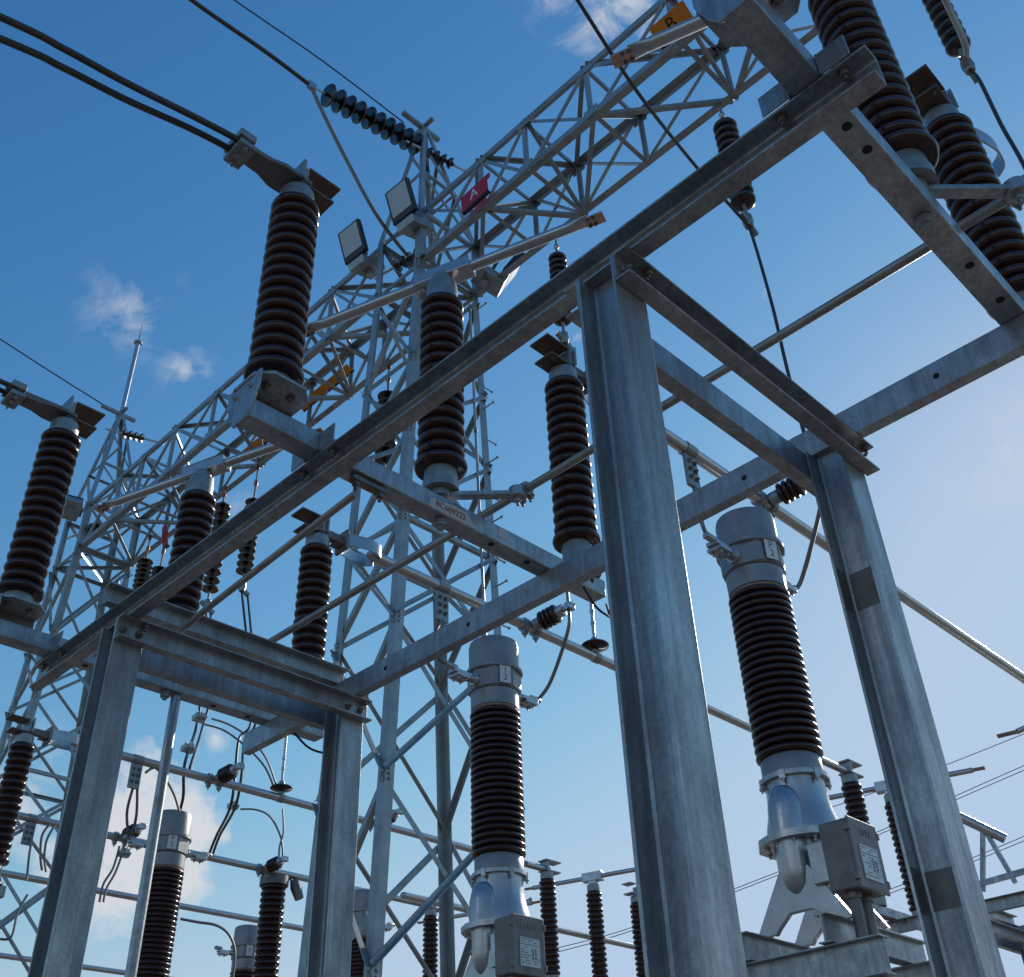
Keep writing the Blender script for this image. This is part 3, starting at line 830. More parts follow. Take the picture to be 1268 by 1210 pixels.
# leads from the bars to the transformers
def lead(pts, label, r=.013, mt=WIRE):
    return wire('lead_cable', pts, r, label, 'cable', mt, 8, 8, 'lead cables at the transformers')
def tl(x, sg): return Vector((x + sg * .47, 0, 5.37))
lead([p2 + Vector((0, 0, .02)), Vector((CTX - .52, PH[1] + .0, 5.30)), Vector((CTX - .47, PH[1], 5.215))], 'short lead from the drilled plate to the right transformer', .014)
lead([p1 + Vector((0, 0, .02)), Vector((p1.x - .1, PH[2], 5.31)), Vector((5.355 - .47, PH[2], 5.215))], 'short lead from the drilled plate to the middle transformer', .014)
lead([e2 + Vector((0, 0, .02)), e2 + Vector((.03, 0, -.15)), Vector((5.92, PH[1] - .06, 5.31)), Vector((CTX + .47, PH[1], 5.215))], 'grey lead drooping from the ribbed insulator to the right transformer', .016)
lead([e1 + Vector((0, 0, .25)), e1, e1 + Vector((.0, .02, -.2)), Vector((5.9, PH[2] - .1, 5.38)), Vector((5.355 + .47, PH[2], 5.215))], 'grey lead curving from the ribbed insulator to the middle transformer', .015)
lead([p3, p3.lerp(Vector((5.02, 10.41, 5.22)), .5) + Vector((-.04, 0, 0)), Vector((5.02, 10.41, 5.22))], 'twin lead hanging from the drilled plate at left, front strand', .014)
lead([p3 + Vector((.05, 0, 0)), p3.lerp(Vector((5.07, 10.45, 5.22)), .5) + Vector((.05, 0, 0)), Vector((5.07, 10.45, 5.22))], 'twin lead hanging from the drilled plate at left, rear strand', .014)

# slim arrester and other far insulators
def slim_post(name, x, y, z0, z1, r, label, cat, n=16, capm=CAPM, group='slim insulators beyond the towers', m_=PORC2):
    th = thing(name, (x, y, z0), label, cat, group)
    b = MB(); b.lathe([(r * .8, z0), (r * .85, z0 + .10), (r * .6, z0 + .11)], (x, y, 0), Z, 20); b.build('base_flange', capm, th)
    b = MB(); b.lathe(sheds(z0 + .1, z1 - .1, n, r * .66, r, .008), (x, y, 0), Z, 32); b.build('porcelain_body', m_, th, sharp=60)
    b = MB(); b.lathe([(r * .6, z1 - .10), (r * .8, z1 - .095), (r * .8, z1 - .01), (r * .7, z1)], (x, y, 0), Z, 20); b.build('top_cap', capm, th)
    return th
q = at(340, 1088, y=12.45)
ar = slim_post('surge_arrester', q.x, 12.45, 3.6, q.z + .02, .165, 'slim brown arrester under the left bar, inside the left frame', 'arrester', 26, BLKP, None, PORC)
b = MB(); b.span(q.x - .28, q.x + .26, 12.43, 12.47, q.z + .02, q.z + .04); b.lathe([(.19, q.z - .10), (.19, q.z + .018)], (q.x, 12.45, 0), Z, 24)
b.lathe([(.05, 0), (.075, .1), (.06, .26)], (q.x + .24, 12.36, q.z + .0), (.3, -.2, -.9), 16)
b.build('top_fitting', BOXM, ar)
# the disconnector row beyond the busbars
G_D2 = 'far disconnector insulators beyond the busbars'
def far_set(y, labels, ang=-.30, d1=True):
    for i, (x, l) in enumerate(zip((10.86, 11.81, 12.76), labels)):
        if l is None: continue
        th = slim_post('post_insulator', x, y, ZTT, 5.83, .113, l, 'insulator', 17, CAPM, G_D2)
        if i != 1:
            b = MB(); sg = 1 if i == 0 else -1
            b.span(x - .08, x + .2 * sg, y - .08, y + .08, 5.832, 5.848); b.build('jaw_plate', CAPM, th)
            b = MB(); b.span(x - .08, x + .22 * sg, y - .08, y + .08, 5.97, 5.985); b.build('jaw_plate', CAPM, th)
            b = MB(); b.span(x - .05 * sg, x - .02 * sg, y - .07, y + .07, 5.849, 5.969); b.build('jaw_bracket', CAPM, th)
def far_blade(y, label, half=.95):
    c = Vector((11.84, y + .02, 5.945)); d = Vector((-.30, .954, 0))
    th = thing('switch_blade', c, label, 'switch blade', 'pipe blades on the turning insulators')
    rot = Matrix((d, Vector((-d.y, d.x, 0)), Z)).transposed()
    b = MB(); b.box(c, (.30, .12, .12), rot); b.box(c - Z * .075, (.12, .1, .06), rot); b.build('head_housing', CAST, th, .005)
    for sg in (-1, 1):
        b = MB(); b.tube([c + d * .15 * sg, c + d * half * sg], .031, 14); pp = b.build('blade_pipe', ALU, th)
        b = MB(); b.bar(c + d * (half - .02) * sg, c + d * (half + .13) * sg, .06, .022); b.build('contact_tip', COPP, pp)
far_set(PH[2], ('far insulator behind the right transformer box', 'thin far insulator along the left side of the right column', None))
far_blade(PH[2], 'far pipe blade behind the right transformer')
far_set(10.03, ('far insulator right of the middle transformer', 'far insulator in the clear sky left of the big front column', 'far insulator touching the big front column'))
far_blade(10.03, 'far pipe blade left of the big front column')
far_set(12.40, ('far insulator between the two near tower legs', 'far insulator just behind the far tower leg', None))
far_blade(12.40, 'far pipe blade behind the tower legs')
for y, l in ((PH[1], 'far square tube behind the right column at the bottom edge'), (PH[2], 'far square tube under the insulator behind the transformer box'), (10.03, 'far square tube at the bottom centre'), (12.40, 'far square tube at the bottom behind the tower')):
    b = MB(); b.span(10.75, 12.95, y - .049, y + .049, ZT + .004, ZTT)
    tag(b.build('far_crossarm', GALVT, None, .004), l, 'crossarm', 'square tubes under the insulators')
for nm, px, py, l in (('a', 1235, 912, 'bent blade tip sticking into the right edge of the photo'),):
    p = at(px, py, z=5.99); d = Vector((.30, -.954, 0)) if nm == 'b' else Vector((.2, -.98, .0))
    th = thing('switch_blade', p, l, 'switch blade', 'pipe blades on the turning insulators')
    b = MB(); b.bar(p, p + d * .22, .075, .020); b.build('contact_tip', COPP, th)
    b = MB(); b.tube([p + d * .2, p + d * .3 + Z * .02, p + d * .42 + Z * .03], .03, 12); b.build('blade_pipe', ALU, th)
# end bracket of a pipe at lower right
p0, p1 = at(1245, 1039, x=11.05), at(1193, 1014, x=10.9)
th = thing('pipe_bracket', (11.0, p0.y, 4.33), 'short pipe on two struts above the far frame at lower right', 'bracket')
b = MB(); b.tube([p0, p1 + (p1 - p0) * 1.2], .048, 18); b.build('pipe', ALU, th)
for px in ((1217, 1030, 1217, 1104), (1222, 1032, 1258, 1094)):
    b = MB(); b.bar(at(px[0], px[1], x=11.0), at(px[2], px[3], x=11.0), .040, .040); b.build('strut', GALVT, th)
b = MB(); b.bar(at(1195, 1100, x=11.0), at(1300, 1070, x=11.0), .05, .05); b.build('rail', GALVT, th)

# ------------------------------------------------------------------ lattice towers and girders
GX0, GX1, GB, GT = 6.089, 7.104, 12.108, 13.102
TXC, HX, HY, KX, KY = 6.569, .517, .452, .04184, .007
def tower(yc, label, rod_tip=None):
    th = thing('lattice_tower', (TXC, yc, 0), label, 'lattice tower', 'lattice towers of the gantry')
    def leg(sx, sy, z):
        e = max(GB - z, 0)
        return Vector((TXC + sx * (HX + KX * e), yc + sy * (HY + KY * e), z))
    zs = [0.0, 1.8, 3.5, 5.15, 6.77, 8.02, 9.25, 10.35, 12.0]
    for sx in (-1, 1):
        for sy in (-1, 1):
            b = MB(); A_ = .105
            for z0, z1 in ((0, GB), (GB, GT)):
                b.angle(leg(sx, sy, z0), leg(sx, sy, z1), A_, .008, (-sx, 0, 0), (0, -sy, 0))
            k = b
            for z in zs[1:]:
                p = leg(sx, sy, z)
                for dz in (-.05, .0, .05):
                    k.bolt(p + Vector((-sx * .045, sy * .001, dz)), (0, sy, 0), .011, .012)
                    k.bolt(p + Vector((sx * .001, -sy * .045, dz)), (sx, 0, 0), .011, .012)
            if (sx, sy) == (1, -1):
                z = .5; i = 0
                while z < 12:
                    p = leg(sx, sy, z)
                    d = Vector((0, -1, 0)) if i % 2 else Vector((1, 0, 0))
                    o = Vector((-.04, 0, 0)) if i % 2 else Vector((0, .04, 0))
                    k.tube([p + o, p + o + d * .17], .009, 8); k.tube([p + o + d * .165, p + o + d * .18], .017, 8)
                    z += .42; i += 1
            b.build('leg', LATT, th)
    b = MB(); b.tube([leg(.62, -1.0, 11.8) + Vector((0, -.03, 0)), leg(.62, -1.0, 2.0) + Vector((0, -.03, 0))], .017, 10)
    for z in (10.9, 9.7, 8.5, 7.3, 6.1, 4.9): b.lathe([(.026, -.03), (.026, .03)], leg(.62, -1.0, z) + Vector((0, -.03, 0)), Z, 10)
    b.build('earth_conduit', GALVT, th)
    B_ = .055
    def brace(p0, p1, n, a=B_, off=0.0, nm='brace'):
        d = (p1 - p0).normalized(); n = Vector(n); u = n.cross(d).normalized()
        b = MB(); b.angle(p0 + n * off, p1 + n * off, a, .006, u, n * (1 if off > 0 else -1)); b.build(nm, LATT, th)
    for i in range(len(zs) - 1):
        z0, z1 = zs[i], zs[i + 1]
        for sy in (-1, 1):
            n = (0, sy, 0)
            brace(leg(-1, sy, z0 + .02), leg(1, sy, z1 - .02), n, off=.004); brace(leg(1, sy, z0 + .02), leg(-1, sy, z1 - .02), n, off=-.014)
        for sx in (-1, 1):
            n = (sx, 0, 0)
            brace(leg(sx, -1, z0 + .02), leg(sx, 1, z1 - .02), n, off=.004); brace(leg(sx, 1, z0 + .02), leg(sx, -1, z1 - .02), n, off=-.014)
    for sy in (-1, 1):
        brace(leg(-1, sy, GB), leg(1, sy, GT), (0, sy, 0), off=.004); brace(leg(1, sy, GB), leg(-1, sy, GT), (0, sy, 0), off=-.014)
    for z in (GB - .03, GT - .03, 8.0):
        for sy in (-1, 1): brace(leg(-1, sy, z), leg(1, sy, z), (0, sy, 0), off=-.024)
        for sx in (-1, 1): brace(leg(sx, -1, z), leg(sx, 1, z), (sx, 0, 0), off=-.024)
    brace(leg(-1, -1, GB), leg(1, 1, GB), (0, 0, 1)); brace(leg(1, -1, GB), leg(-1, 1, GB), (0, 0, 1), off=-.02)
    # peak
    top = Vector((TXC - .12, yc, 15.60))
    for sx in (-1, 1):
        for sy in (-1, 1):
            b = MB(); p0 = leg(sx, sy, GT); p1 = top + Vector((sx * .055, sy * .055, 0)); d = p1 - p0
            b.prism([(0, 0), (.065, 0), (.065, .007), (.007, .007), (.007, .065), (0, .065)], p0, p1, (-sx, 0, 0), (0, -sy, 0)); b.build('peak_leg', LATT, th)
    def pk(sx, sy, t_): return leg(sx, sy, GT).lerp(top + Vector((sx * .055, sy * .055, 0)), t_)
    for t0, t1 in ((0, .42), (.42, .78)):
        for sy in (-1, 1): brace(pk(-sy, sy, t0), pk(sy, sy, t1), (0, sy, 0), .04)
        for sx in (-1, 1): brace(pk(sx, sx, t0), pk(sx, -sx, t1), (sx, 0, 0), .04)
    for t0 in (.42,):
        for sy in (-1, 1): brace(pk(-1, sy, t0), pk(1, sy, t0), (0, sy, 0), .04)
        for sx in (-1, 1): brace(pk(sx, -1, t0), pk(sx, 1, t0), (sx, 0, 0), .04)
    b = MB(); b.span(top.x - .42, top.x + .30, top.y - .035, top.y + .035, 15.61, 15.67); b.span(top.x - .03, top.x + .03, top.y - .20, top.y + .20, 15.672, 15.72)
    b.build('peak_bracket', LATT, th)
    if rod_tip:
        b = MB(); b.tube([top + Vector((0, 0, .12)), top + Vector((0, 0, 2.02))], .042, 12); b.tube([top + Vector((0, 0, 2.0)), top + Vector((0, 0, 2.56))], .016, 8, r1=.006)
        b.lathe([(.085, 2.0), (.085, 2.04)], top, Z, 12); b.build('lightning_rod', CAST, th)
    return th
T1Y, T2Y = 7.710, 16.95
tower(T1Y, 'tall lattice tower in the middle with step bolts up its right leg')
tower(T2Y, 'lattice tower at the left with a lightning rod on its peak', True)

def girder(y0, y1, ymid, label):
    th = thing('lattice_girder', ((GX0 + GX1) / 2, ymid, GB), label, 'lattice girder', 'lattice girders of the gantry')
    C = [(GX0, GB, 1, 1), (GX1, GB, -1, 1), (GX0, GT, 1, -1), (GX1, GT, -1, -1)]
    for x, z, sx, sz in C:
        b = MB(); b.angle((x, y0, z), (x, y1, z), .095, .009, (sx, 0, 0), (0, 0, sz))
        for o_ in (0, 1.24, 2.27, 3.06, -1.24, -2.27, -3.06):
            b.box((x - sx * .004, ymid + o_, z + sz * .075), (.006, .20, .13))
        k = b
        for ys in (ymid - 1.9, ymid + 1.9):
            for q in range(8):
                k.bolt((x + sx * .045, ys + q * .055, z - (0 if sz > 0 else .008)), (0, 0, -1), .011, .012)
                k.bolt((x - sx * .0, ys + q * .055, z + sz * .045), (-sx, 0, 0), .011, .012)
        b.build('chord', LATT, th)
    offs = (0, 1.24, 2.27, 3.06, 4.17)
    ns = sorted([ymid - o for o in offs[1:]] + [ymid + o for o in offs])
    ns = [n for n in ns if y0 - .02 <= n <= y1 + .02]
    def mem(p0, p1, n, a=.050, off=0.0):
        p0, p1 = Vector(p0) + Vector(n) * off, Vector(p1) + Vector(n) * off
        d = (p1 - p0).normalized(); n = Vector(n); u = n.cross(d).normalized()
        b = MB(); b.angle(p0 - n * .008, p1 - n * .008, a, .005, u, -n); b.build('brace', LATT, th)
    for i, yn in enumerate(ns):
        for x, sx in ((GX0, -1), (GX1, 1)): mem((x, yn, GB), (x, yn, GT), (sx, 0, 0))
        for z, sz in ((GB, -1), (GT, 1)): mem((GX0, yn, z), (GX1, yn, z), (0, 0, sz), .055)
    for i in range(len(ns) - 1):
        a_, c_ = ns[i], ns[i + 1]
        e = i % 2
        for x, sx in ((GX0, -1), (GX1, 1)):
            mem((x, a_, GT if e else GB), (x, c_, GB if e else GT), (sx, 0, 0))
            mem((x, a_, GB if e else GT), (x, c_, GT if e else GB), (sx, 0, 0), .045, -.010)
        for z, sz in ((GB, -1), (GT, 1)):
            mem((GX0, a_, z) if e else (GX1, a_, z), (GX1, c_, z) if e else (GX0, c_, z), (0, 0, sz), .055)
        mem((GX0, a_, GB if e else GT), (GX1, a_, GT if e else GB), (0, 1, 0), .045)
    return th
girder(-1.08, T1Y - HY - .0, 3.09, 'lattice girder rising from the middle tower to the top right')
girder(T1Y + HY, T2Y - HY, 12.33, 'lattice girder between the two towers, behind the long beam')

# ------------------------------------------------------------------ insulator strings under the girders
def string(top, bottom, label, rodlike=False, discs=9, r=.125, link=.45, tail=.35):
    top, bottom = Vector(top), Vector(bottom)
    th = thing('insulator_string', top, label, 'insulator string', 'insulator strings hanging from the girders')
    d = (bottom - top).normalized(); L = (bottom - top).length
    b = MB(); b.tube([top, top + d * link * .5], .014, 8)
    b.lathe([(.026, link * .42), (.034, link * .5), (.034, link * .56), (.02, link * .62)], top, d, 10)
    b.tube([top + d * link * .55, top + d * (link + .02)], .017, 8)
    b.lathe([(.03, 0), (.03, .06)], top - d * .02, d, 10); b.build('shackle_link', COPP if not rodlike else CAST, th)
    L2 = L - link - tail
    b = MB()
    if rodlike:
        pr = [(r_, L - tail - (z_ - 0)) for r_, z_ in sheds(0, L2, discs, r * .55, r, .012)]
        b.lathe(pr[::-1], top, d, 28); b.build('ribbed_body', DISC, th, sharp=60)
    else:
        p = L2 / discs
        for i in range(discs):
            s0 = link + i * p
            b.lathe([(.04, s0), (.05, s0 + p * .3), (r * .75, s0 + p * .42), (r, s0 + p * .55), (r * .98, s0 + p * .66), (r * .6, s0 + p * .62), (.03, s0 + p * .70), (.025, s0 + p)], top, d, 24)
        b.build('disc', DISC, th, sharp=60)
    b = MB(); b.tube([bottom - d * (tail + .01), bottom - d * .12], .022, 8); b.lathe([(.05, -.16), (.06, -.08), (.045, 0)], bottom, d, 10)
    b.bar(bottom - d * .1 + Vector((-.12, 0, 0)), bottom - d * .02 + Vector((.12, 0, -.05)), .05, .06)
    b.build('end_clamp', CAPM, th)
    return th
def zline(px, py, x, y):
    r = ray(px, py); t_ = math.hypot(x, y) / math.hypot(r.x, r.y); return 1.6 + r.z * t_
sA = Vector((7.05, 3.24, zline(921, 283, 7.05, 3.24)))
string((7.05, 3.24, GB), sA, 'ribbed string hanging from the girder right of centre above the long beam', True, 11, .135, .34)
sB = Vector((7.09, 5.83, zline(706, 425, 7.09, 5.83)))
string((7.09, 5.83, GB), sB, 'ribbed string hanging behind the pipe blade left of the front column top', True, 11, .115, .35)
sC = Vector((7.10, .85, zline(1203, 88, 7.10, .85)))
string((7.10, .85, GB), sC, 'ribbed string cut by the top edge at the upper right', True, 9, .115, .35)
sD = Vector((7.0, 13.25, zline(259, 755, 7.0, 13.25)))
string((7.0, 13.25, GB), sD, 'disc string right of the insulator behind the long beam, nearer of the pair', False, 11, .135, .30, .30)
sE = Vector((7.08, 12.42, zline(306, 733, 7.08, 12.42)))
string((7.08, 12.42, GB), sE, 'disc string with brown links ending above the slanted rod', False, 11, .130, .62, .30)
sF = Vector((6.85, 15.4, zline(163, 770, 6.85, 15.4)))
string((6.85, 15.4, GB), sF, 'disc string beside the far tower with bright links', False, 9, .135, .45)
sG = Vector((7.0, 15.1, zline(188, 770, 7.0, 15.1)))
string((7.0, 15.1, GB), sG, 'disc string beside the far tower under a red tag', False, 9, .135, .70)
sH = Vector((7.09, 9.13, zline(478, 600, 7.09, 9.13)))
string((7.09, 9.13, GB), sH, 'disc string left of the middle tower mostly hidden by the long beam', False, 9, .145, .5)

# short strain insulators at the towers
for a_, c_, xx, dv, l in ((505, 322, 6.3, (.25, -.9, .1), 'short dark strain insulator inside the middle tower at girder level'), (545, 196, 6.6, (.8, -.3, -.2), 'small dark insulator just right of the middle tower peak'),
                          (112, 655, 6.2, (.3, -.9, .05), 'short dark strain insulator inside the far tower at girder level'), (165, 540, 6.5, (.7, -.5, -.2), 'small dark insulator below the far tower peak')):
    p = at(a_, c_, x=xx); dv = Vector(dv).normalized()
    th = thing('strain_insulator', p, l, 'insulator', 'short strain insulators at the towers')
    b = MB()
    for q in range(4): b.lathe([(.035, q * .11 - .22), (.07, q * .11 - .20), (.095, q * .11 - .165), (.09, q * .11 - .145), (.04, q * .11 - .16), (.03, q * .11 - .11)], p, dv, 20)
    b.build('disc_stack', DISC, th, sharp=60)
    b = MB(); b.tube([p - dv * .55, p - dv * .2], .02, 8); b.build('end_link', CAST, th)
    b = MB(); b.tube([p + dv * .2, p + dv * .6], .02, 8); b.build('end_link', CAST, th)

# droppers from the strings
G_DR = 'dropper conductors below the girders'
def dropper(pts, label, r=.017, mt=CONC): return wire('dropper_conductor', pts, r, label, 'conductor', mt, 8, 8, G_DR)
def ferrule(p, q, parent_name='compression sleeve'):
    pass
dropper([sA, at(940, 320, x=7.0), at(958, 385, x=6.9), at(976, 462, x=6.75), e2], 'thin dropper from the ribbed string down to the right transformer bar')
dropper([sA, at(865, 210, x=6.2), at(790, 115, x=5.0), at(715, 0, x=4.0), at(690, -40, x=3.7)], 'dark conductor crossing the girder from the top edge to the ribbed string')
dropper([sC, at(1213, 100, x=7.05), at(1240, 155, x=6.9), at(1268, 205, x=6.8), at(1330, 330, x=6.5)], 'dropper from the upper right string to the right edge')
dropper([sC + Vector((-.05, 0, .1)), at(1195, 55, x=6.9), at(1170, 0, x=6.6), at(1150, -40, x=6.3)], 'pale conductor in front of the upper right string', .028, ALU)
dropper([sB, at(725, 560, x=6.95), h1], 'dropper from the string behind the front column down to the disc hanger')
dropper([sD, at(250, 850, x=6.6), at(243, 900, x=6.35), at(229, 945, y=10.3), at(227, 985, y=10.3), at(222, 1006, y=10.43)], 'front strand of the twin dropper left of the upright pipe')
dropper([sD + Vector((.1, .05, 0)), at(262, 850, x=6.7), at(251, 900, x=6.4), at(238, 942, y=10.3), at(232, 960, y=10.2), at(229, 952, y=10.04)], 'rear strand of the twin dropper left of the upright pipe')
dropper([sE, at(312, 880, x=6.9), at(296, 915, x=6.7), at(291, 960, x=6.5), at(285, 1000, x=6.6), at(268, 1035, y=12.2), at(258, 1060, y=12.36)], 'front strand of the twin dropper inside the left frame')
dropper([sE + Vector((.1, 0, 0)), at(318, 880, x=6.9), at(303, 915, x=6.7), at(299, 960, x=6.5), at(291, 1000, x=6.6), at(272, 1035, y=12.2), at(263, 1060, y=12.36)], 'rear strand of the twin dropper inside the left frame')
for i, (px, l) in enumerate((([(262, 890), (285, 898), (310, 915), (330, 940), (343, 975)], 'upper loop wire between the droppers inside the left frame'),
             ([(253, 897), (278, 905), (305, 925), (328, 950), (340, 978)], 'lower loop wire between the droppers inside the left frame'))):
    wire('loop_wire', [at(a, c, y=10.05) for a, c in px], .011, l, 'wire', WIRE, 8, 6, 'loop wires at the left bars')
wire('loop_wire', [at(a, c, y=12.3) for a, c in ((298, 1002), (318, 1003), (335, 1012), (347, 1035), (350, 1055), (348, 1075))], .013, 'curved wire from the clamp to the arrester bar', 'wire', WIRE, 8, 6, 'loop wires at the left bars')
wire('loop_wire', [at(a, c, y=12.3) for a, c in ((350, 1002), (351, 1030), (346, 1050), (345, 1078))], .013, 'straight wire down to the arrester bar', 'wire', WIRE, 8, 6, 'loop wires at the left bars')
wire('loop_wire', [at(a, c, y=10.05) for a, c in ((180, 957), (192, 951), (205, 965), (216, 985), (222, 1005))], .013, 'loop wire over the lower left transformer head', 'wire', WIRE, 8, 6, 'loop wires at the left bars')
wire('loop_wire', [at(a, c, y=10.1) for a, c in ((224, 1138), (245, 1142), (268, 1146), (284, 1158), (291, 1180), (288, 1212))], .014, 'curved wire right of the lower left transformer body', 'wire', WIRE, 8, 6, 'loop wires at the left bars')
for (pts, l) in (([(148, 1048), (140, 1075), (128, 1095), (123, 1117)], 'hanging lead pair at the left column, first'), ([(154, 1050), (143, 1080), (132, 1100), (128, 1117)], 'hanging lead pair at the left column, second'),
                 ([(62, 1020), (52, 1035), (50, 1060), (52, 1078)], 'curved lead at the left edge, first'), ([(68, 1022), (58, 1040), (55, 1060), (57, 1080)], 'curved lead at the left edge, second'),
                 ([(40, 1035), (36, 1060), (33, 1090)], 'straight lead at the left edge'), ([(34, 1108), (22, 1130), (14, 1160), (0, 1163)], 'lead hanging below the bar at the left edge')):
    lead([at(a, c, y=12.3) for a, c in pts], l, .014)
for px, py, yy, l in ((246, 890, 10.05, 'small bolted clamp on the twin dropper top'), (232, 928, 10.3, 'small bolted clamp on the twin dropper foot'), (288, 999, 12.2, 'small bolted clamp on the dropper inside the frame'), (153, 1058, 12.3, 'small bolted clamp on the lead at the left column')):
    p = at(px, py, y=yy); b = MB(); b.box(p, (.13, .07, .06)); b.box(p + Vector((.02, -.02, .04)), (.06, .06, .04))
    for dx in (-.045, 0, .045): b.bolt(p + Vector((dx, -.035, 0)), -Y, .016, .03)
    for dx in (-.03, .03): b.bolt(p + Vector((dx, 0, .03)), Z, .014, .03)
    tag(b.build('wire_clamp', CAST), l, 'clamp', 'bolted wire clamps')
k = MB(); k.tube(curve([(3.60, PH[1] - .03, ZT + .02), (3.67, PH[1] - .05, 4.24), (3.74, PH[1] - .06, 4.21), (3.80, PH[1] - .03, 4.24), (3.82, PH[1], 4.33)], 8), .006, 8)
tag(k.build('control_cable', BLACK), 'thin black cable drooping under the box beam beside the front column', 'cable', 'thin black cables at the crossarm ends')
k = MB(); k.tube(curve([(3.50, PH[2] - .03, ZT + .02), (3.58, PH[2] - .15, 4.19), (3.68, PH[2] - .2, 4.16), (3.75, PH[2] - .15, 4.20), (3.76, PH[2] - .1, 4.33)], 8), .007, 8)
tag(k.build('control_cable', BLACK), 'thin black cable drooping under the left frame corner', 'cable', 'thin black cables at the crossarm ends')

# twin cables to the outer insulators
G_TW = 'thick twin cables at the outer insulators'
def twin(y, px, label, dy):
    pts = [Vector((1.735 - .29, y + dy, 5.853)), Vector((1.735 - .38, y + dy, 5.856))] + [at(a_, c_, y=y + dy) for a_, c_ in px]
    e = pts[-1]; pts.append(e + (e - pts[-2]).normalized() * 1.2 - Z * .1)
    wire('twin_cable', pts, .0155, label, 'cable', CONC, 12, 8, G_TW)
twin(PH[1], ((235, 142), (157, 103), (78, 60), (0, 21)), 'upper thick dark cable from the top left to the tall insulator', -.035)
twin(PH[1], ((235, 159), (157, 124), (78, 84), (0, 48)), 'lower thick dark cable from the top left to the tall insulator', .035)
twin(PH[2], ((16, 480), (0, 472)), 'upper thick cable at the left edge of the photo', -.035)
twin(PH[2], ((16, 491), (0, 483)), 'lower thick cable at the left edge of the photo', .035)

# tension string at the tower peak and line wires
a0, a1 = at(525, 184, y=T1Y), at(397, 113, y=T1Y)
th = thing('tension_string', a0, 'nearly level string of dark discs pulled from the middle tower peak towards the upper left', 'insulator string')
d = (a1 - a0).normalized(); L = (a1 - a0).length; p = (L - .12) / 10
b = MB(); b.tube([a0 - d * .25, a0 + d * .06], .018, 8); b.tube([a1 - d * .08, a1 + d * .16], .018, 8); b.box(a1 + d * .15, (.12, .06, .13)); b.build('end_link', CAST, th)
for i in range(10):
    b = MB(); s0 = .05 + i * p
    b.lathe([(.05, s0), (.055, s0 + p * .28), (.10, s0 + p * .36), (.165, s0 + p * .55), (.172, s0 + p * .64), (.160, s0 + p * .72), (.08, s0 + p * .66), (.03, s0 + p * .74), (.03, s0 + p)], a0, d, 28)
    b.build('disc', DISC, th, sharp=60)
j = a1 + d * .17
G_LN = 'overhead line wires'
def line(pts, r, label, mt=CONC): return wire('line_wire', pts, r, label, 'wire', mt, 8, 8, G_LN)
line([j, at(330, 65, y=T1Y), at(237, 0, y=T1Y), at(150, -70, y=T1Y)], .030, 'dark line conductor from the disc string to the top edge')
line([j, at(400, 140, y=T1Y), at(430, 200, y=T1Y), at(470, 272, y=T1Y), at(520, 335, x=6.6)], .026, 'grey jumper from the disc string down to the middle tower', WIRE)
line([at(500, 152, y=T1Y), at(400, 76, y=T1Y), at(290, 0, y=T1Y), at(180, -80, y=T1Y)], .011, 'thin earth wire from the middle tower peak to the top edge')
line([Vector((TXC - .3, T2Y, 15.64)), at(70, 465, y=T2Y), at(0, 420, y=T2Y), at(-80, 370, y=T2Y)], .013, 'thin earth wire from the far tower peak to the left edge')
for pts, l in (([(640, 1184), (690, 1174), (781, 1149), (914, 1099), (1087, 1030), (1187, 984), (1300, 934)], 'far upper wire of the long pair low over the right half'), ([(640, 1189), (690, 1179), (781, 1153), (914, 1103), (1087, 1034), (1187, 989), (1300, 940)], 'far lower wire of the long pair low over the right half'),
               ([(1000, 1010), (1100, 975), (1190, 940), (1290, 900)], 'faint far wire at the right edge above the wire pairs'),
               ([(1060, 1118), (1095, 1104), (1205, 1062), (1300, 1022)], 'far upper wire behind the pipe bracket'), ([(1060, 1122), (1095, 1109), (1205, 1067), (1300, 1028)], 'far lower wire behind the pipe bracket')):
    line([EYE + ray(a, c) * 40.0 for a, c in pts], .015, l, WIRE)

# ------------------------------------------------------------------ phase signs and floodlights
def sign(c, ux, uy, w, h, material, label, letter=None, notch=False, back=BLACK):
    c, ux, uy = Vector(c), Vector(ux).normalized(), Vector(uy).normalized(); n = ux.cross(uy).normalized()
    th = thing('phase_sign', c, label, 'sign', 'coloured phase signs on the girders')
    b = MB(); pr = [(-w / 2, -h / 2), (w / 2, -h / 2), (w / 2, h * .2), (w * .62, h * .25), (w * .62, h * .5), (w * .36, h * .5), (-w / 2, h / 2)] if notch else [(-w / 2, -h / 2), (w / 2, -h / 2), (w / 2, h / 2), (-w / 2, h / 2)]
    b.prism(pr, c, c + n * .02, ux, uy); b.build('panel', material, th, .004)
    b = MB(); b.prism([(-w / 2, -h / 2 - .03), (w / 2, -h / 2 - .03), (w / 2, -h / 2 - .002), (-w / 2, -h / 2 - .002)], c - n * .03, c + n * .018, ux, uy); b.build('holder', back, th)
    if letter: text_mesh(letter, h * .85, c + n * .0225, ux, uy, WHITE if material is RED else BLACK, 'letter', th, .0015)
    return th
nx = -1
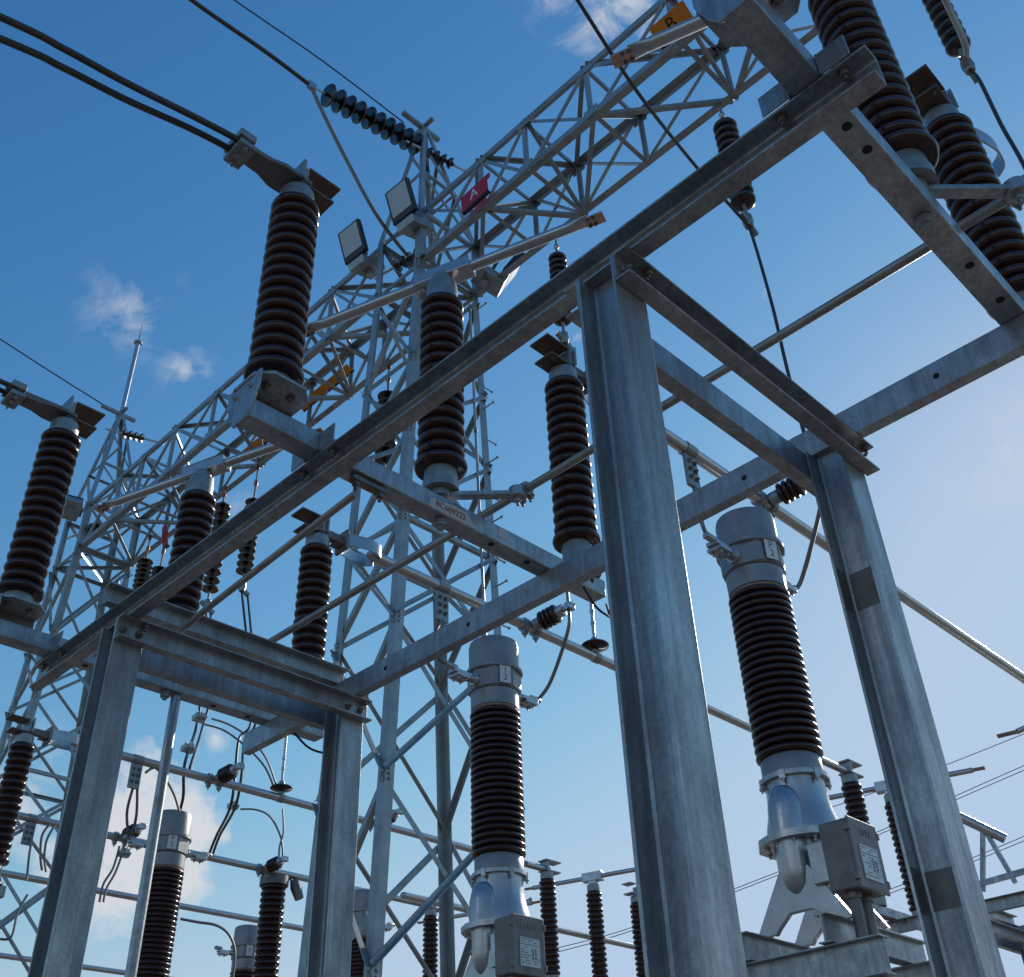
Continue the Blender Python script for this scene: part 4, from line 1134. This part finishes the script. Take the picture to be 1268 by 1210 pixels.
sign(at(588, 241, x=GX0 - .10), (0, -1, 0.06), (-.10, 0, 1), .46, .25, RED, 'red sign with a white letter A on the girder', 'A', True)
sign(at(832, 30, x=GX0 - .10), (0, -1, 0.0), (-.75, 0, .65), .46, .24, ORANGE, 'orange sign with a dark letter on the girder at the top edge', 'B')
pA = at(402, 480, x=7.02)
sign(pA, (0, -1, .02), (-.9, 0, .45), 1.25, .13, ORANGE, 'long orange board inside the girder behind the tall insulator')
sign(at(318, 550, x=7.0), (0, -1, .02), (-.9, 0, .45), .75, .13, ORANGE, 'orange board inside the girder left of the tall insulator')
sign(at(205, 664, x=6.98), (0, -1, 0), (-.2, 0, 1), .16, .40, RED, 'small red tag above a disc string near the far tower')

def flood(c, face, label, roll=0.0, up=(0, 0, 1)):
    c, face, up = Vector(c), Vector(face).normalized(), Vector(up)
    u = up.cross(face).normalized(); v = face.cross(u)
    th = thing('floodlight', c, label, 'floodlight', 'floodlights on the lattice towers')
    rot = Matrix((u, v, face)).transposed()
    b = MB(); b.box(c, (.42, .52, .07), rot); b.build('housing', BLKP, th, .008)
    b = MB(); b.box(c + face * .037 + v * .03, (.35, .40, .006), rot); b.build('glass', GLASS, th)
    b = MB()
    for q in range(8): b.box(c - face * .055 + u * (-.17 + q * .0486), (.012, .44, .045), rot)
    b.build('cooling_fin', BLKP, th)
    b = MB(); q = c - v * .36 - face * .16
    b.box(q, (.30, .12, .42), rot); b.build('driver_box', LATT, th, .008)
    b = MB(); b.box(q - v * .10 - face * .02, (.10, .07, .10), rot); b.box(c - v * .245 - face * .05, (.30, .06, .05), rot); b.build('bracket', LATT, th, .003)
    return th
flood(at(437, 300, x=GX0 - .30), (-.93, -.05, -.34), 'left of the two black floodlights left of the middle tower')
flood(at(497, 250, x=GX0 - .30), (-.93, -.05, -.34), 'black floodlight nearest to the middle tower peak')
flood(at(632, 338, x=7.3), (.75, -.35, -.45), 'floodlight seen edge on at the right of the middle tower')
flood(at(87, 625, x=GX0 - .30), (.2, .9, -.4), 'floodlight seen edge on at the left of the far tower')
